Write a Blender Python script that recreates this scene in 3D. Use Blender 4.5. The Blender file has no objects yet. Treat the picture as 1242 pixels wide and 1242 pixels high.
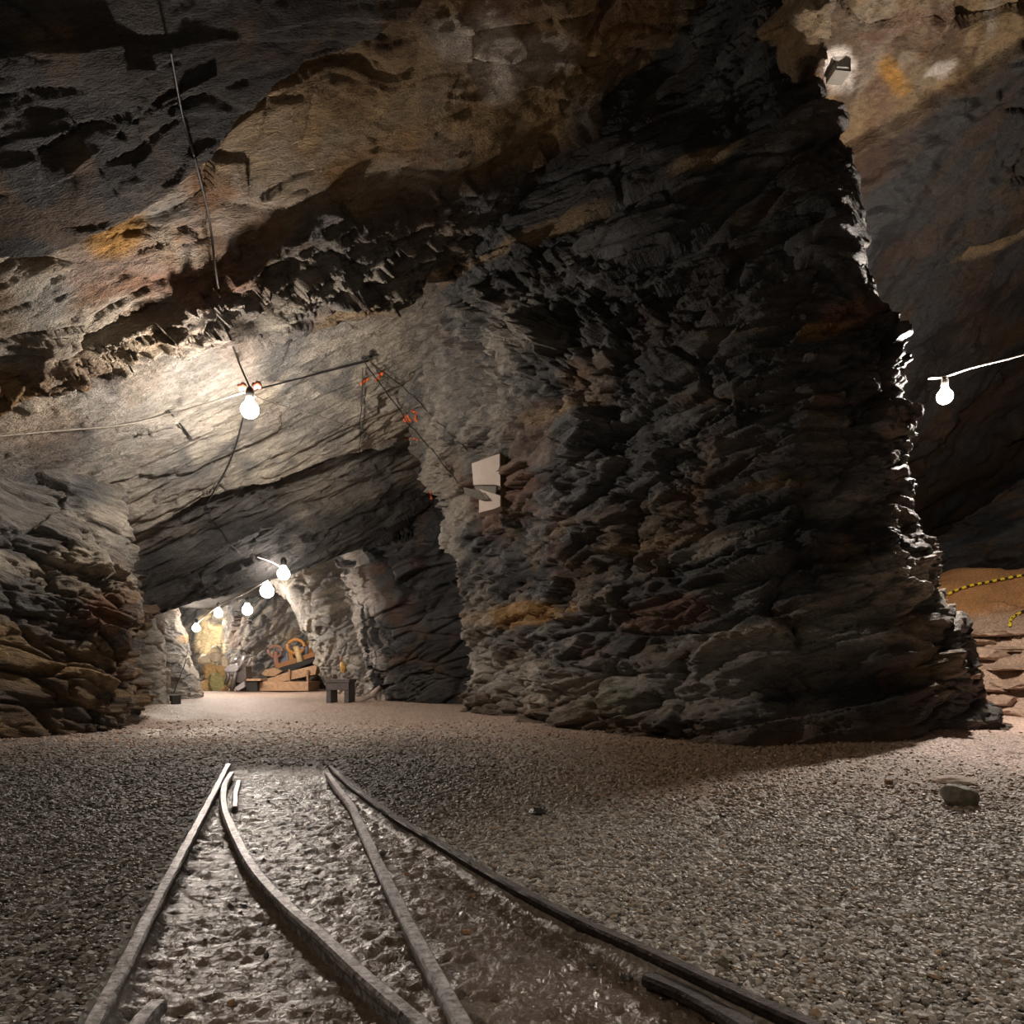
import bpy, math, random
import numpy as np
from mathutils import Vector, Matrix

random.seed(7)
RS = np.random.RandomState(11)
S = bpy.context.scene
COL = S.collection
F = 900.0; CX = 621.0; HY = 810.0; HC = 0.72

def at(px, py, Y):
    return np.array([(px-CX)/F*Y, Y, HC+(HY-py)/F*Y])
def fl(px, py, z=0.0):
    Y = (HC-z)*F/(py-HY)
    return np.array([(px-CX)/F*Y, Y, z])
def proj(P):
    Y = np.maximum(P[..., 1], 0.6)
    return CX+F*P[..., 0]/Y, HY-F*(P[..., 2]-HC)/Y

# ------------------------------------------------------------------ noise
def _h(i, j, k, s):
    x = (i.astype(np.uint32)*np.uint32(374761393) + j.astype(np.uint32)*np.uint32(668265263)
         + k.astype(np.uint32)*np.uint32(2147483647 - 62089911) + np.uint32((s*974634777+12345) & 0xffffffff))
    x = (x ^ (x >> np.uint32(13)))*np.uint32(1274126177)
    x = (x ^ (x >> np.uint32(15)))*np.uint32(2246822519)
    return x ^ (x >> np.uint32(16))
def _f(x):
    return (x & np.uint32(0xffffff)).astype(np.float32)/np.float32(16777216.0)
def vnoise(P, s=0):
    P = P.astype(np.float32); i0 = np.floor(P); f = P-i0; i0 = i0.astype(np.int64)
    f = f*f*f*(f*(f*6-15)+10)
    r = 0
    for a in (0, 1):
        wa = f[:, 0] if a else 1-f[:, 0]
        for b in (0, 1):
            wb = f[:, 1] if b else 1-f[:, 1]
            for c in (0, 1):
                wc = f[:, 2] if c else 1-f[:, 2]
                r = r + wa*wb*wc*_f(_h(i0[:, 0]+a, i0[:, 1]+b, i0[:, 2]+c, s))
    return r*2-1
def fbm(P, o=4, s=0, gain=.5):
    r = 0; a = 1.; t = 0
    for i in range(o):
        r = r+a*vnoise(P*(2.03**i)+i*17.3, s+i); t += a; a *= gain
    return r/t
def blocks(P, s=0, tilt=.9, crack=False):
    """angular chips: every cell of a jittered lattice is a flat facet with its own height and tilt"""
    P = P.astype(np.float32); b = np.floor(P-.5).astype(np.int64)
    best = np.full(len(P), 9e9, np.float32); sec = best.copy(); out = np.zeros(len(P), np.float32)
    for a in (0, 1):
        for c in (0, 1):
            for e in (0, 1):
                i, j, k = b[:, 0]+a, b[:, 1]+c, b[:, 2]+e
                h1 = _h(i, j, k, s); h2 = _h(i, j, k, s+101)
                r1 = _f(h1); r2 = _f(h1 >> np.uint32(8)); r3 = _f(h2)
                dx = P[:, 0]-(i+.5+(r1-.5)*.8); dy = P[:, 1]-(j+.5+(r2-.5)*.8); dz = P[:, 2]-(k+.5+(r3-.5)*.8)
                d = dx*dx+dy*dy+dz*dz
                h3 = _h(i, j, k, s+202); g1 = _f(h3)*2-1; g2 = _f(h3 >> np.uint32(7))*2-1; g3 = _f(h2 >> np.uint32(8))*2-1
                v = g3+tilt*(g1*dx+g2*dy+.6*g3*dz)
                m = d < best
                if crack: sec = np.minimum(sec, np.where(m, best, d))
                best = np.where(m, d, best); out = np.where(m, v, out)
    if crack: return out, (1-sstep(.0, .13, np.sqrt(np.minimum(sec, 4))-np.sqrt(best)))
    return out
def sstep(a, b, x):
    t = np.clip((x-a)/(b-a), 0, 1); return t*t*(3-2*t)

# ------------------------------------------------------------------ bedding frames
def frame(n, u):
    n = np.array(n, float); n /= np.linalg.norm(n)
    u = np.array(u, float); u -= n*u.dot(n); u /= np.linalg.norm(u)
    return np.stack([u, np.cross(n, u), n], 0)
ROOF = frame((-.82, .375, 1), (.91, .415, .59))
WALL = frame((-.22, .10, 1), (1, 0, .22))
LEFT = frame((.20, .2, 1), (.5, 1, 0))

def disp(P, fr, amp=1., sc=1., seed=0, stretch=(1.6, 1., .42), fine=1., crk=1.):
    Q = P@fr.T
    Q = Q+.22*np.stack([fbm(P*1.1, 2, seed+50), fbm(P*1.1, 2, seed+60), .5*fbm(P*.7, 2, seed+70)], 1)
    st = np.array(stretch)
    m = .25+1.0*sstep(-.3, .45, fbm(P*.8, 3, seed+5)); mf = .25+1.0*sstep(-.2, .4, fbm(P*1.7+7, 3, seed+11))
    b1_, c1_ = blocks(Q/(np.array([.85, .8, .8])*st*sc), seed+2, .7, True)
    b2_, c2_ = blocks(Q/(np.array([.36, .33, .33])*st), seed+3, 1., True)
    a = amp*(.28*fbm(P*.45, 3, seed+1)
             + m*.17*sc*b1_ - .10*c1_*fine*crk
             + m*.075*b2_ - .055*c2_*mf*fine*crk
             + mf*.026*fine*blocks(Q/(np.array([.13, .12, .12])*st), seed+4)
             + mf*.009*fine*blocks(Q/(np.array([.05, .05, .055])*st), seed+8)
             + .02*fine*fbm(P*6, 3, seed+6))
    return a.astype(np.float64)

C = dict(dark=(.030, .029, .029), slate=(.085, .085, .085), mid=(.17, .16, .145), pale=(.33, .30, .25),
         tan=(.25, .175, .095), ochre=(.36, .19, .045), rust=(.165, .082, .048), brown=(.10, .062, .035),
         white=(.60, .55, .50), sand=(.30, .175, .10), orange=(.75, .16, .04), green=(.15, .16, .09))
C = {k: np.array(v) for k, v in C.items()}
def mixc(a, b, t):
    t = np.asarray(t)[:, None]; return a*(1-t)+b*t
def rock_col(P, fr, seed, pal, rust=.5):
    """layers of different rock along the bedding, rusty and pale stains"""
    Q = P@fr.T; Q = Q+.3*np.stack([0*Q[:, 0], 0*Q[:, 0], fbm(P*.7, 3, seed+9)], 1)
    a, b, c = [C[x] for x in pal]
    t = fbm(Q*np.array([.5, .6, 4.]), 4, seed+20)
    t2 = fbm(Q*np.array([1.2, 1.4, 9.]), 3, seed+24)
    col = mixc(np.tile(a, (len(P), 1)), b, sstep(-.3, .35, t))
    col = mixc(col, c, sstep(.08, .42, t2)*.8)
    r = sstep(.12, .4, fbm(P*np.array([1.1, 1.1, 1.4])+9, 4, seed+30))*rust
    col = mixc(col, C['rust'], r)
    r = sstep(.2, .45, fbm(P*1.3+31, 3, seed+34))*rust*.7
    col = mixc(col, C['ochre'], r*.6)
    return col
def patch(col, px, py, cx, cy, rx, ry, ang, c, k=1., n=None, soft=.5):
    """a patch of another rock, placed on the surface"""
    a = math.radians(ang); dx = px-cx; dy = py-cy
    u = (dx*math.cos(a)-dy*math.sin(a))/rx; v = (dx*math.sin(a)+dy*math.cos(a))/ry
    d = np.sqrt(u*u+v*v)
    if n is not None: d = d+n*.55
    return mixc(col, C[c] if isinstance(c, str) else np.array(c), (1-sstep(1-soft, 1+soft*.3, d))*k)

# ------------------------------------------------------------------ object helpers
def put(o, parent=None):
    COL.objects.link(o)
    if parent is not None: o.parent = parent
    return o
def tag(o, label=None, cat=None, group=None, kind=None):
    for k, v in (('label', label), ('category', cat), ('group', group), ('kind', kind)):
        if v: o[k] = v
    return o
def np_mesh(name, V, Fq, mat, col=None, smooth=True, parent=None):
    me = bpy.data.meshes.new(name)
    n = len(V); k = Fq.shape[1]; m = len(Fq)
    me.vertices.add(n); me.vertices.foreach_set('co', V.astype(np.float32).ravel())
    me.loops.add(m*k); me.loops.foreach_set('vertex_index', Fq.astype(np.int32).ravel())
    me.polygons.add(m)
    me.polygons.foreach_set('loop_start', np.arange(0, m*k, k, dtype=np.int32))
    me.polygons.foreach_set('loop_total', np.full(m, k, np.int32))
    me.polygons.foreach_set('use_smooth', np.full(m, smooth, bool))
    me.update(calc_edges=True)
    if col is not None:
        at_ = me.color_attributes.new('col', 'FLOAT_COLOR', 'POINT')
        at_.data.foreach_set('color', np.concatenate([col, np.ones((n, 1))], 1).astype(np.float32).ravel())
    me.materials.append(mat)
    o = bpy.data.objects.new(name, me)
    return put(o, parent)
def grid_faces(nr, nc, flip=False):
    i = np.arange((nr-1)*(nc-1)); r = i//(nc-1); c = i % (nc-1); a = r*nc+c
    q = np.stack([a, a+1, a+nc+1, a+nc], 1)
    return q[:, ::-1] if flip else q
def cr(A, n):
    """Catmull-Rom through the rows of A, n samples"""
    A = np.concatenate([2*A[:1]-A[1:2], A, 2*A[-1:]-A[-2:-1]], 0); m = len(A)-3
    t = np.linspace(0, m, n); i = np.minimum(t.astype(int), m-1); f = t-i
    sh = (-1,)+(1,)*(A.ndim-1); f = f.reshape(sh)
    p0, p1, p2, p3 = A[i], A[i+1], A[i+2], A[i+3]
    return .5*((2*p1)+(-p0+p2)*f+(2*p0-5*p1+4*p2-p3)*f*f+(-p0+3*p1-3*p2+p3)*f**3)
def arclen(A, n):
    """like cr, evenly spaced along the curves on average"""
    B = cr(A, max(n*2, 50)); d = np.linalg.norm(np.diff(B, axis=0), axis=-1)
    while d.ndim > 1: d = d.mean(-1)
    s = np.concatenate([[0], np.cumsum(d)]); t = np.linspace(0, s[-1], n)
    idx = np.interp(t, s, np.arange(len(s))); i = np.minimum(idx.astype(int), len(s)-2)
    f = (idx-i).reshape((-1,)+(1,)*(A.ndim-1))
    return B[i]*(1-f)+B[i+1]*f
def loft(ctrl, nr, nc):
    G = np.array(ctrl, float)
    G = arclen(G, nr)
    return arclen(G.transpose(1, 0, 2), nc).transpose(1, 0, 2)
def normals(G):
    du = np.gradient(G, axis=0); dv = np.gradient(G, axis=1)
    n = np.cross(du, dv); n /= np.linalg.norm(n, axis=-1, keepdims=True)+1e-9
    return n

# ------------------------------------------------------------------ materials
def new_mat(name):
    m = bpy.data.materials.new(name); m.use_nodes = True; nt = m.node_tree
    return m, nt, nt.nodes['Principled BSDF']
def N(nt, typ, **kw):
    n = nt.nodes.new(typ)
    for k, v in kw.items():
        if k in n.inputs.keys() if isinstance(k, str) else False: n.inputs[k].default_value = v
        else: setattr(n, k, v)
    return n
def simple(name, col, rough=.6, metal=0., bump=0., scale=30., var=.25, spec=.5):
    m, nt, b = new_mat(name); L = nt.links
    tc = N(nt, 'ShaderNodeTexCoord'); nz = N(nt, 'ShaderNodeTexNoise'); nz.inputs['Scale'].default_value = scale
    nz.inputs['Detail'].default_value = 6
    L.new(tc.outputs['Object'], nz.inputs['Vector'])
    mr = N(nt, 'ShaderNodeMapRange'); mr.inputs['From Min'].default_value = .3; mr.inputs['From Max'].default_value = .7
    mr.inputs['To Min'].default_value = 1-var; mr.inputs['To Max'].default_value = 1+var
    L.new(nz.outputs['Fac'], mr.inputs['Value'])
    vm = N(nt, 'ShaderNodeVectorMath', operation='SCALE'); vm.inputs[0].default_value = col[:3]
    L.new(mr.outputs[0], vm.inputs['Scale']); L.new(vm.outputs[0], b.inputs['Base Color'])
    b.inputs['Roughness'].default_value = rough; b.inputs['Metallic'].default_value = metal
    b.inputs['Specular IOR Level'].default_value = spec
    if bump:
        bp = N(nt, 'ShaderNodeBump'); bp.inputs['Strength'].default_value = bump; bp.inputs['Distance'].default_value = .01
        L.new(nz.outputs['Fac'], bp.inputs['Height']); L.new(bp.outputs[0], b.inputs['Normal'])
    return m
def rock_mat(name, fr, rough=.72, spec=.35, bump=.8, s1=9., s2=45., stretch=(1, 1, 3.2), var=.55, wet=0.):
    m, nt, b = new_mat(name); L = nt.links
    at_ = N(nt, 'ShaderNodeAttribute'); at_.attribute_name = 'col'
    tc = N(nt, 'ShaderNodeTexCoord')
    mp = N(nt, 'ShaderNodeMapping'); mp.vector_type = 'POINT'
    R = Matrix([list(fr[0]), list(fr[1]), list(fr[2])])
    # mapping applies scale then rotation: rotate first with one node, scale in the next
    mp.inputs['Rotation'].default_value = R.to_euler(); L.new(tc.outputs['Object'], mp.inputs['Vector'])
    m2 = N(nt, 'ShaderNodeMapping'); m2.inputs['Scale'].default_value = stretch; L.new(mp.outputs[0], m2.inputs['Vector'])
    n1 = N(nt, 'ShaderNodeTexNoise'); n1.inputs['Scale'].default_value = s1; n1.inputs['Detail'].default_value = 8; n1.inputs['Roughness'].default_value = .65
    n2 = N(nt, 'ShaderNodeTexNoise'); n2.inputs['Scale'].default_value = s2; n2.inputs['Detail'].default_value = 5
    L.new(m2.outputs[0], n1.inputs['Vector']); L.new(m2.outputs[0], n2.inputs['Vector'])
    ad = N(nt, 'ShaderNodeMath', operation='MULTIPLY_ADD'); L.new(n2.outputs['Fac'], ad.inputs[0]); ad.inputs[1].default_value = .55; L.new(n1.outputs['Fac'], ad.inputs[2])
    mr = N(nt, 'ShaderNodeMapRange'); mr.inputs['From Min'].default_value = .5; mr.inputs['From Max'].default_value = 1.05
    mr.inputs['To Min'].default_value = 1-var; mr.inputs['To Max'].default_value = 1+var; L.new(ad.outputs[0], mr.inputs['Value'])
    vm = N(nt, 'ShaderNodeVectorMath', operation='SCALE'); L.new(at_.outputs['Color'], vm.inputs[0]); L.new(mr.outputs[0], vm.inputs['Scale'])
    L.new(vm.outputs[0], b.inputs['Base Color'])
    b.inputs['Specular IOR Level'].default_value = spec; b.inputs['Roughness'].default_value = rough
    bp = N(nt, 'ShaderNodeBump'); bp.inputs['Strength'].default_value = min(1, bump*1.2); bp.inputs['Distance'].default_value = .055
    L.new(ad.outputs[0], bp.inputs['Height']); L.new(bp.outputs[0], b.inputs['Normal'])
    return m
M_roof = rock_mat('slate_roof', ROOF, rough=.72, spec=.22, stretch=(.7, 2.2, 3))
M_pillar = rock_mat('pillar_rock', WALL, rough=.62, spec=.4)
M_left = rock_mat('left_rock', LEFT, rough=.62, spec=.4)
M_far = rock_mat('far_rock', WALL, rough=.7)
M_sand = rock_mat('ground', frame((0, 0, 1), (1, 0, 0)), rough=.8, spec=.25, s1=30, s2=120, stretch=(1, 1, 1), var=.35, bump=.7)

# ------------------------------------------------------------------ roof
PL = lambda X, Y: 9.78+.82*np.minimum(X, 5)-.375*np.maximum(Y, 2.5)
def roof_plane_depth(px, py):
    return 9.06/((HY-py)/F-.82*(px-CX)/F+.375)
def roof_z(X, Y):
    z = PL(X, Y)
    # chamber beyond the last lip
    d = (X+5.35)*-.65+(Y-10.75)*.76
    zc = 3.3+.12*(X+6)-.02*(Y-14)
    z = z*(1-sstep(0, .5, d))+np.maximum(zc, z*0+2.6)*sstep(0, .5, d)
    z = np.where((d > 0) & (X > -2.2), np.maximum(z, 3.6), z)
    zr = np.interp(Y, [-3, 5, 8, 10, 12.5, 16, 20, 26], [7.5, 7.7, 7.9, 8.05, 7.8, 6.6, 5.2, 4.0])+.42*(X-.64*Y)
    a = X/np.maximum(Y, 3)
    w = sstep(.30, .40, a)
    return z*(1-w)+zr*w
def seg(a0, b0, st): return np.arange(a0, b0, st)
def grow(a0, b0, s0, g):
    r = []; x = a0; s = s0
    while x < b0: r.append(x); x += s; s *= g
    r.append(b0); return np.array(r)
def build_ceiling():
    xs = np.concatenate([-grow(5.6, 13, .03, 1.03)[::-1], seg(-5.58, 4.0, .017), seg(4.0, 9, .03), grow(9, 18, .04, 1.03)])
    ys = np.concatenate([-grow(-4.6, 3, .05, 1.03)[::-1], seg(4.62, 13, .0175), grow(13, 28, .03, 1.02)])
    X, Y = np.meshgrid(xs, ys, indexing='ij')
    Z = roof_z(X, Y)
    G = np.stack([X, Y, Z], -1); n = normals(G); n *= np.sign(-n[..., 2:3]+1e-9)   # pointing down into the room
    P = G.reshape(-1, 3); Nn = n.reshape(-1, 3)
    px, py = proj(P)
    nz = fbm(P*1.6, 4, 71); nz2 = fbm(P*np.array([3, 3, 3]), 3, 77)
    Q = P@ROOF.T
    # --- beds of rock: each polyline is the broken edge of a bed
    yA = np.interp(px, [-400, 0, 60, 120, 180, 240, 320, 420, 460, 600], [330, 300, 296, 262, 235, 190, 90, 40, 0, -120])     # dark slab above
    yB = np.interp(px, [-400, 0, 90, 180, 240, 330, 380, 400, 430, 560, 650, 760, 870, 960, 1100], [500, 455, 440, 395, 350, 300, 262, 250, 262, 228, 185, 112, 52, 5, -70])  # lower side of the tan bed
    yC = np.interp(px, [-400, 0, 60, 120, 180, 260, 340, 440, 560, 700], [600, 505, 485, 468, 445, 420, 400, 375, 330, 260])  # start of the smooth slab
    yD = np.interp(px, [0, 176, 250, 300, 345, 400, 490, 600], [700, 655, 614, 597, 585, 566, 543, 520])                    # lip of the slab
    jag = 14*nz+9*nz2
    left = px < 1000
    A = (1-sstep(-5, 5, py-yA+jag*.7))*left                  # in the dark slab
    B = sstep(-6, 6, py-yB+jag)*left                         # below the tan bed
    Cc = sstep(-10, 10, py-yC+jag*1.5)*left
    D = sstep(-3, 3, py-yD+jag*.35)*left
    rough_band = np.exp(-((py-(yB+yC)/2)/38)**2)*left*(1-sstep(470, 640, px))
    smooth = Cc*(1-sstep(560, 680, px))
    amp = 1-.72*smooth-.62*A-.4*(1-B)*(1-A)+.4*rough_band
    amp = np.where(left, amp, .7)
    d = disp(P, ROOF, 1., 1., 100, (3.2, 1., .6), crk=.35)*amp
    st = (blocks(Q/np.array([1.6, .32, .5]), 140, .8)*.07+blocks(Q/np.array([.7, .11, .3]), 141, .8)*.03+blocks(Q/np.array([.25, .045, .2]), 142, .8)*.011)
    d += st*smooth*.6
    lb = .45+.55*sstep(120, 280, px)
    d += rough_band*lb*(.16*blocks(Q/np.array([.5, .16, .3]), 150, 1.4)+.10*blocks(Q/np.array([.2, .07, .2]), 151, 1.4)+.10)
    d += A*.22+B*.06*(1-Cc)-.12*Cc-.12*(1-A)*(1-B)-.14*rough_band*(1-sstep(180,300,px))
    # scalloped steps inside the dark slab
    e1 = np.interp(px, [-400, 0, 45, 95, 165, 215, 280, 340], [260, 205, 205, 170, 95, 40, 15, 0]); d += A*.10*(1-sstep(-4, 4, py-e1+jag*.5))
    e2 = np.interp(px, [-400, 0, 30, 95, 150, 220], [120, 85, 92, 88, 60, 30]); d += A*.07*(1-sstep(-4, 4, py-e2+jag*.6))
    d -= D*.26
    # beds beyond the lip
    for (x0, y0, x1, y1, h) in ((176, 700, 440, 610, .12), (200, 640, 420, 585, .05), (170, 735, 400, 655, .10)):
        yy = y0+(px-x0)*(y1-y0)/(x1-x0); d += D*h*sstep(-2, 2, py-yy+jag*.5)
    yR = np.interp(px, [1000, 1030, 1100, 1242, 1400], [205, 190, 150, 60, -40])+10*nz
    rt = px >= 960
    d += rt*(.16*sstep(-3, 3, py-yR)+.10*sstep(-3, 3, py-yR-28-14*nz2)-.12*sstep(-3, 3, py-yR-46))
    P2 = P+Nn*d[:, None]
    # --- colours of the rock
    col = rock_col(P, ROOF, 160, ('slate', 'mid', 'slate'), .25)
    tan = rock_col(P, ROOF, 170, ('tan', 'mid', 'brown'), .45)*1.15
    dk = rock_col(P, ROOF, 180, ('dark', 'slate', 'brown'), .15)
    pal = rock_col(P, ROOF, 190, ('mid', 'pale', 'slate'), .18)
    col = mixc(tan, dk*.75+.01, A)
    pk = rock_col(P, ROOF, 174, ('tan', 'pale', 'mid'), .3)
    bl = sstep(190, 330, px+30*nz)
    col = mixc(col, mixc(pk, dk, bl), B)
    col = mixc(col, pal*1.3, Cc*(1-sstep(640, 760, px)))
    col = mixc(col, rock_col(P, ROOF, 192, ('slate', 'pale', 'dark'), .05), D*.9)
    nn = fbm(P*2.2, 4, 199)
    yE = np.interp(px, [100, 176, 300, 400, 480], [715, 690, 655, 628, 600])+16*nn
    col = mixc(col, C['dark']*1.1, D*sstep(-8, 14, py-yE)*.85)  # dim light along the last lip, painted into the rock colour
    col = mixc(col, pal*1.1, np.clip(rough_band*1.2, 0, 1)*(1-A)*.75*sstep(120, 260, px))
    for a in ((145, 290, 45, 30, 40, 'ochre', .9), (230, 345, 80, 22, 10, 'rust', .7), (60, 330, 60, 30, 20, 'pale', .55), (590, 60, 50, 75, 50, (.75,.68,.6), .95),
              (660, 70, 60, 22, 0, 'white', .6), (470, 225, 60, 25, 20, 'pale', .5), (300, 260, 70, 25, 30, 'pale', .35), (420, 110, 60, 40, 30, 'brown', .6),
              (330, 375, 40, 16, 20, 'pale', .6), (410, 365, 40, 14, 20, 'tan', .7), (120, 400, 90, 26, 28, 'pale', .7), (150, 610, 60, 30, 0, 'pale', .5),
              (300, 700, 130, 14, 18, 'dark', .6)):  # dark strip: more of the painted dimness along the last lip
        col = patch(col, px, py, *a[:5], a[5], a[6], nn)
    # streaks of tan rock in the dark bed
    for a in ((520, 330, 90, 8, 27), (640, 270, 60, 10, 27), (590, 310, 40, 7, 30), (750, 215, 30, 9, 25), (860, 180, 50, 9, 25)):
        col = patch(col, px, py, *a, 'tan', .9, nn)
    # right passage
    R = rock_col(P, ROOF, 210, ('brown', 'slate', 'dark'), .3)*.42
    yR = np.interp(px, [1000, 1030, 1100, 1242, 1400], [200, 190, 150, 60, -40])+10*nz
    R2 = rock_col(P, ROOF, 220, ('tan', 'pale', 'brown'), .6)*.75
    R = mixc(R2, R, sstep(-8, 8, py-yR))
    for a in ((1024, 92, 26, 30, 0, (.8,.74,.68), 1.), (1018, 150, 16, 14, 0, (.8,.74,.68), 1.), (1090, 100, 20, 34, 30, 'ochre', .9), (1140, 92, 26, 10, 30, 'white', .6), (1105, 60, 30, 20, 20, 'brown', .8), (1200, 300, 60, 8, 25, 'tan', .5)):
        R = patch(R, px, py, *a[:5], a[5], a[6], nn)
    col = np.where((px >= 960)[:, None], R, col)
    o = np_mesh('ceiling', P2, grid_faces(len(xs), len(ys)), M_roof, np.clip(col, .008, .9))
    tag(o, kind='structure', label='sloping slate roof of the mine chamber'); return o

# ------------------------------------------------------------------ walls made from lofts
def wall(name, ctrl, nr, nc, mat, fr, seed, amp, colfn, dispfn=None, stretch=(1.6, 1., .42), ref=None, label=None, sc=1., fade=None):
    G = loft(ctrl, nr, nc); n = normals(G)
    c = G[nr//2, nc//2] if ref is None else np.array(ref[0]); tgt = np.array([0, 0, HC]) if ref is None else np.array(ref[1])
    i = np.argmin(np.linalg.norm(G.reshape(-1, 3)-c, axis=1)); s = np.sign((n.reshape(-1, 3)[i]).dot(tgt-c))
    n = n*s
    P = G.reshape(-1, 3); Nn = n.reshape(-1, 3); px, py = proj(P)
    d = disp(P, fr, amp, sc, seed, stretch)
    if dispfn is not None: d = dispfn(P, px, py, d)
    P2 = P+Nn*d[:, None]
    col = colfn(P, px, py)
    o = np_mesh(name, P2, grid_faces(nr, nc, s < 0), mat, np.clip(col, .008, .9))
    tag(o, kind='structure', label=label); return o

def build_pillar():
    rows = [('b', None), (770, 0), (650, 0), (540, 0), (420, 0), (300, 0), (180, 0), (60, 0), (-100, 0), (-300, 0)]
    bpy_ = [866, 873, 889, 898, 905, 911, 915, 905, 880]
    PX = [[568, 600, 700, 800, 900, 1000, 1100, 1170, 1199],
          [560, 600, 700, 800, 900, 1000, 1095, 1152, 1178],
          [540, 598, 700, 800, 895, 985, 1065, 1108, 1127],
          [500, 580, 685, 785, 880, 970, 1050, 1098, 1117],
          [440, 560, 670, 770, 860, 950, 1030, 1080, 1098],
          [400, 540, 650, 750, 850, 930, 1010, 1058, 1076],
          [380, 520, 640, 740, 830, 910, 970, 1012, 1032],
          [370, 500, 620, 720, 810, 880, 930, 965, 988],
          [350, 480, 600, 700, 790, 850, 890, 915, 932],
          [340, 460, 580, 680, 760, 820, 850, 870, 885]]
    D = [[11.6, 10.4, 8.3, 7.45, 6.85, 6.5, 6.35, 6.9, 8.4],
         [11.7, 10.6, 8.5, 7.6, 7.0, 6.65, 6.6, 7.1, 8.4],
         [11.7, 10.4, 8.7, 7.75, 7.15, 6.9, 6.9, 7.3, 8.3],
         [11.5, 10.1, 8.7, 7.85, 7.35, 7.1, 7.1, 7.5, 8.3],
         [10.9, 9.7, 8.65, 7.95, 7.5, 7.3, 7.3, 7.6, 8.3],
         [10.2, 9.2, 8.7, 8.1, 7.7, 7.5, 7.4, 7.7, 8.3],
         [9.8, 9.1, 8.9, 8.5, 8.1, 7.8, 7.6, 7.8, 8.3],
         [9.6, 9.4, 9.2, 9.0, 8.8, 8.3, 7.9, 7.9, 8.3],
         [9.6, 9.6, 9.6, 9.5, 9.3, 8.9, 8.3, 8.1, 8.3],
         [9.6, 9.6, 9.6, 9.5, 9.3, 9.0, 8.6, 8.4, 8.5]]
    ctrl = []
    for r, (y, _) in enumerate(rows):
        row = []
        for c in range(9):
            yy = bpy_[c] if y == 'b' else y
            Y = D[r][c]
            if y == 'b': p = at(PX[r][c], yy, Y); p[2] = 0
            else: p = at(PX[r][c], yy, Y)
            row.append(p)
        e = row[0]; z = e[2]
        row.insert(0, np.array([e[0]+.55, e[1]+1.3, z])); row.insert(0, np.array([e[0]+1.0, e[1]+4., z]))
        e = row[-1]; row.append(np.array([e[0]-.05, e[1]+1.6, e[2]])); row.append(np.array([e[0]-.6, e[1]+6., e[2]]))
        ctrl.append(row)
    low = [p+np.array([0, 0, -.5]) for p in ctrl[0]]; low = [np.array([p[0], p[1], -.45]) for p in low]
    ctrl.insert(0, low)
    def colf(P, px, py):
        nn = fbm(P*2.2, 4, 301)
        col = rock_col(P, WALL, 300, ('dark', 'slate', 'mid'), .35)
        up = rock_col(P, ROOF, 310, ('dark', 'slate', 'dark'), .12)
        col = mixc(col, up, 1-sstep(280, 460, py-.2*(px-700)+25*nn))
        lp = rock_col(P, ROOF, 320, ('mid', 'pale', 'slate'), .2)
        col = mixc(col, lp, (1-sstep(560, 680, px+60*nn+.2*(py-450)))*sstep(330, 400, py+30*nn)*(1-sstep(560, 640, py+20*nn)))
        bt = rock_col(P, WALL, 330, ('mid', 'pale', 'brown'), .35)
        yb = np.interp(px, [560, 650, 750, 850, 950, 1100, 1200], [775, 800, 800, 760, 740, 690, 640])
        col = mixc(col, bt, sstep(-8, 12, py-yb+30*nn)*(1-sstep(60, 110, py-yb+20*nn))*.9)
        for a in ((620, 745, 75, 16, 5, 'ochre', .65), (600, 600, 60, 50, 10, 'rust', .65), (800, 745, 60, 20, 15, 'rust', .7), (690, 640, 40, 12, 15, 'tan', .5),
                  (790, 660, 70, 8, 10, 'tan', .7), (880, 660, 60, 12, 18, 'pale', .6), (1050, 370, 60, 20, 18, 'rust', .7), (1000, 395, 50, 14, 18, 'ochre', .5),
                  (940, 590, 60, 9, 12, 'tan', .7), (1040, 600, 50, 16, 20, 'pale', .45), (1080, 690, 60, 22, 20, 'pale', .5), (920, 250, 60, 14, 25, 'brown', .6),
                  (860, 185, 60, 9, 25, 'tan', .8), (680, 265, 70, 10, 27, 'tan', .8), (600, 310, 60, 8, 27, 'tan', .7), (560, 330, 50, 7, 30, 'tan', .7),
                  (660, 830, 90, 18, -5, 'pale', .6), (860, 850, 60, 30, 10, 'pale', .5), (600, 815, 40, 20, 0, 'pale', .7), (1050, 850, 50, 30, 0, 'dark', .6), (1110, 700, 45, 40, 10, 'pale', .7), (1130, 790, 30, 60, 15, 'tan', .6), (960, 770, 90, 14, 18, 'pale', .7), (1040, 740, 70, 10, 18, 'pale', .7), (745, 860, 30, 40, 30, 'green', .4),
                  (545, 640, 22, 60, -12, 'pale', .8), (575, 760, 18, 80, 0, 'pale', .5), (520, 590, 18, 40, -20, 'pale', .8), (680, 500, 60, 14, 15, 'tan', .6), (1000, 480, 70, 8, 8, 'brown', .7), (850, 480, 50, 12, 8, 'brown', .7), (900, 400, 60, 8, 5, 'tan', .4)):
            col = patch(col, px, py, *a[:5], a[5], a[6], nn)
        soil = sstep(.35, 0, P[:, 2]+.25*nn) if False else 1-sstep(.02, .35, P[:, 2]+.2*nn)
        return mixc(col, C['brown']*1.2, soil*.8)
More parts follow.
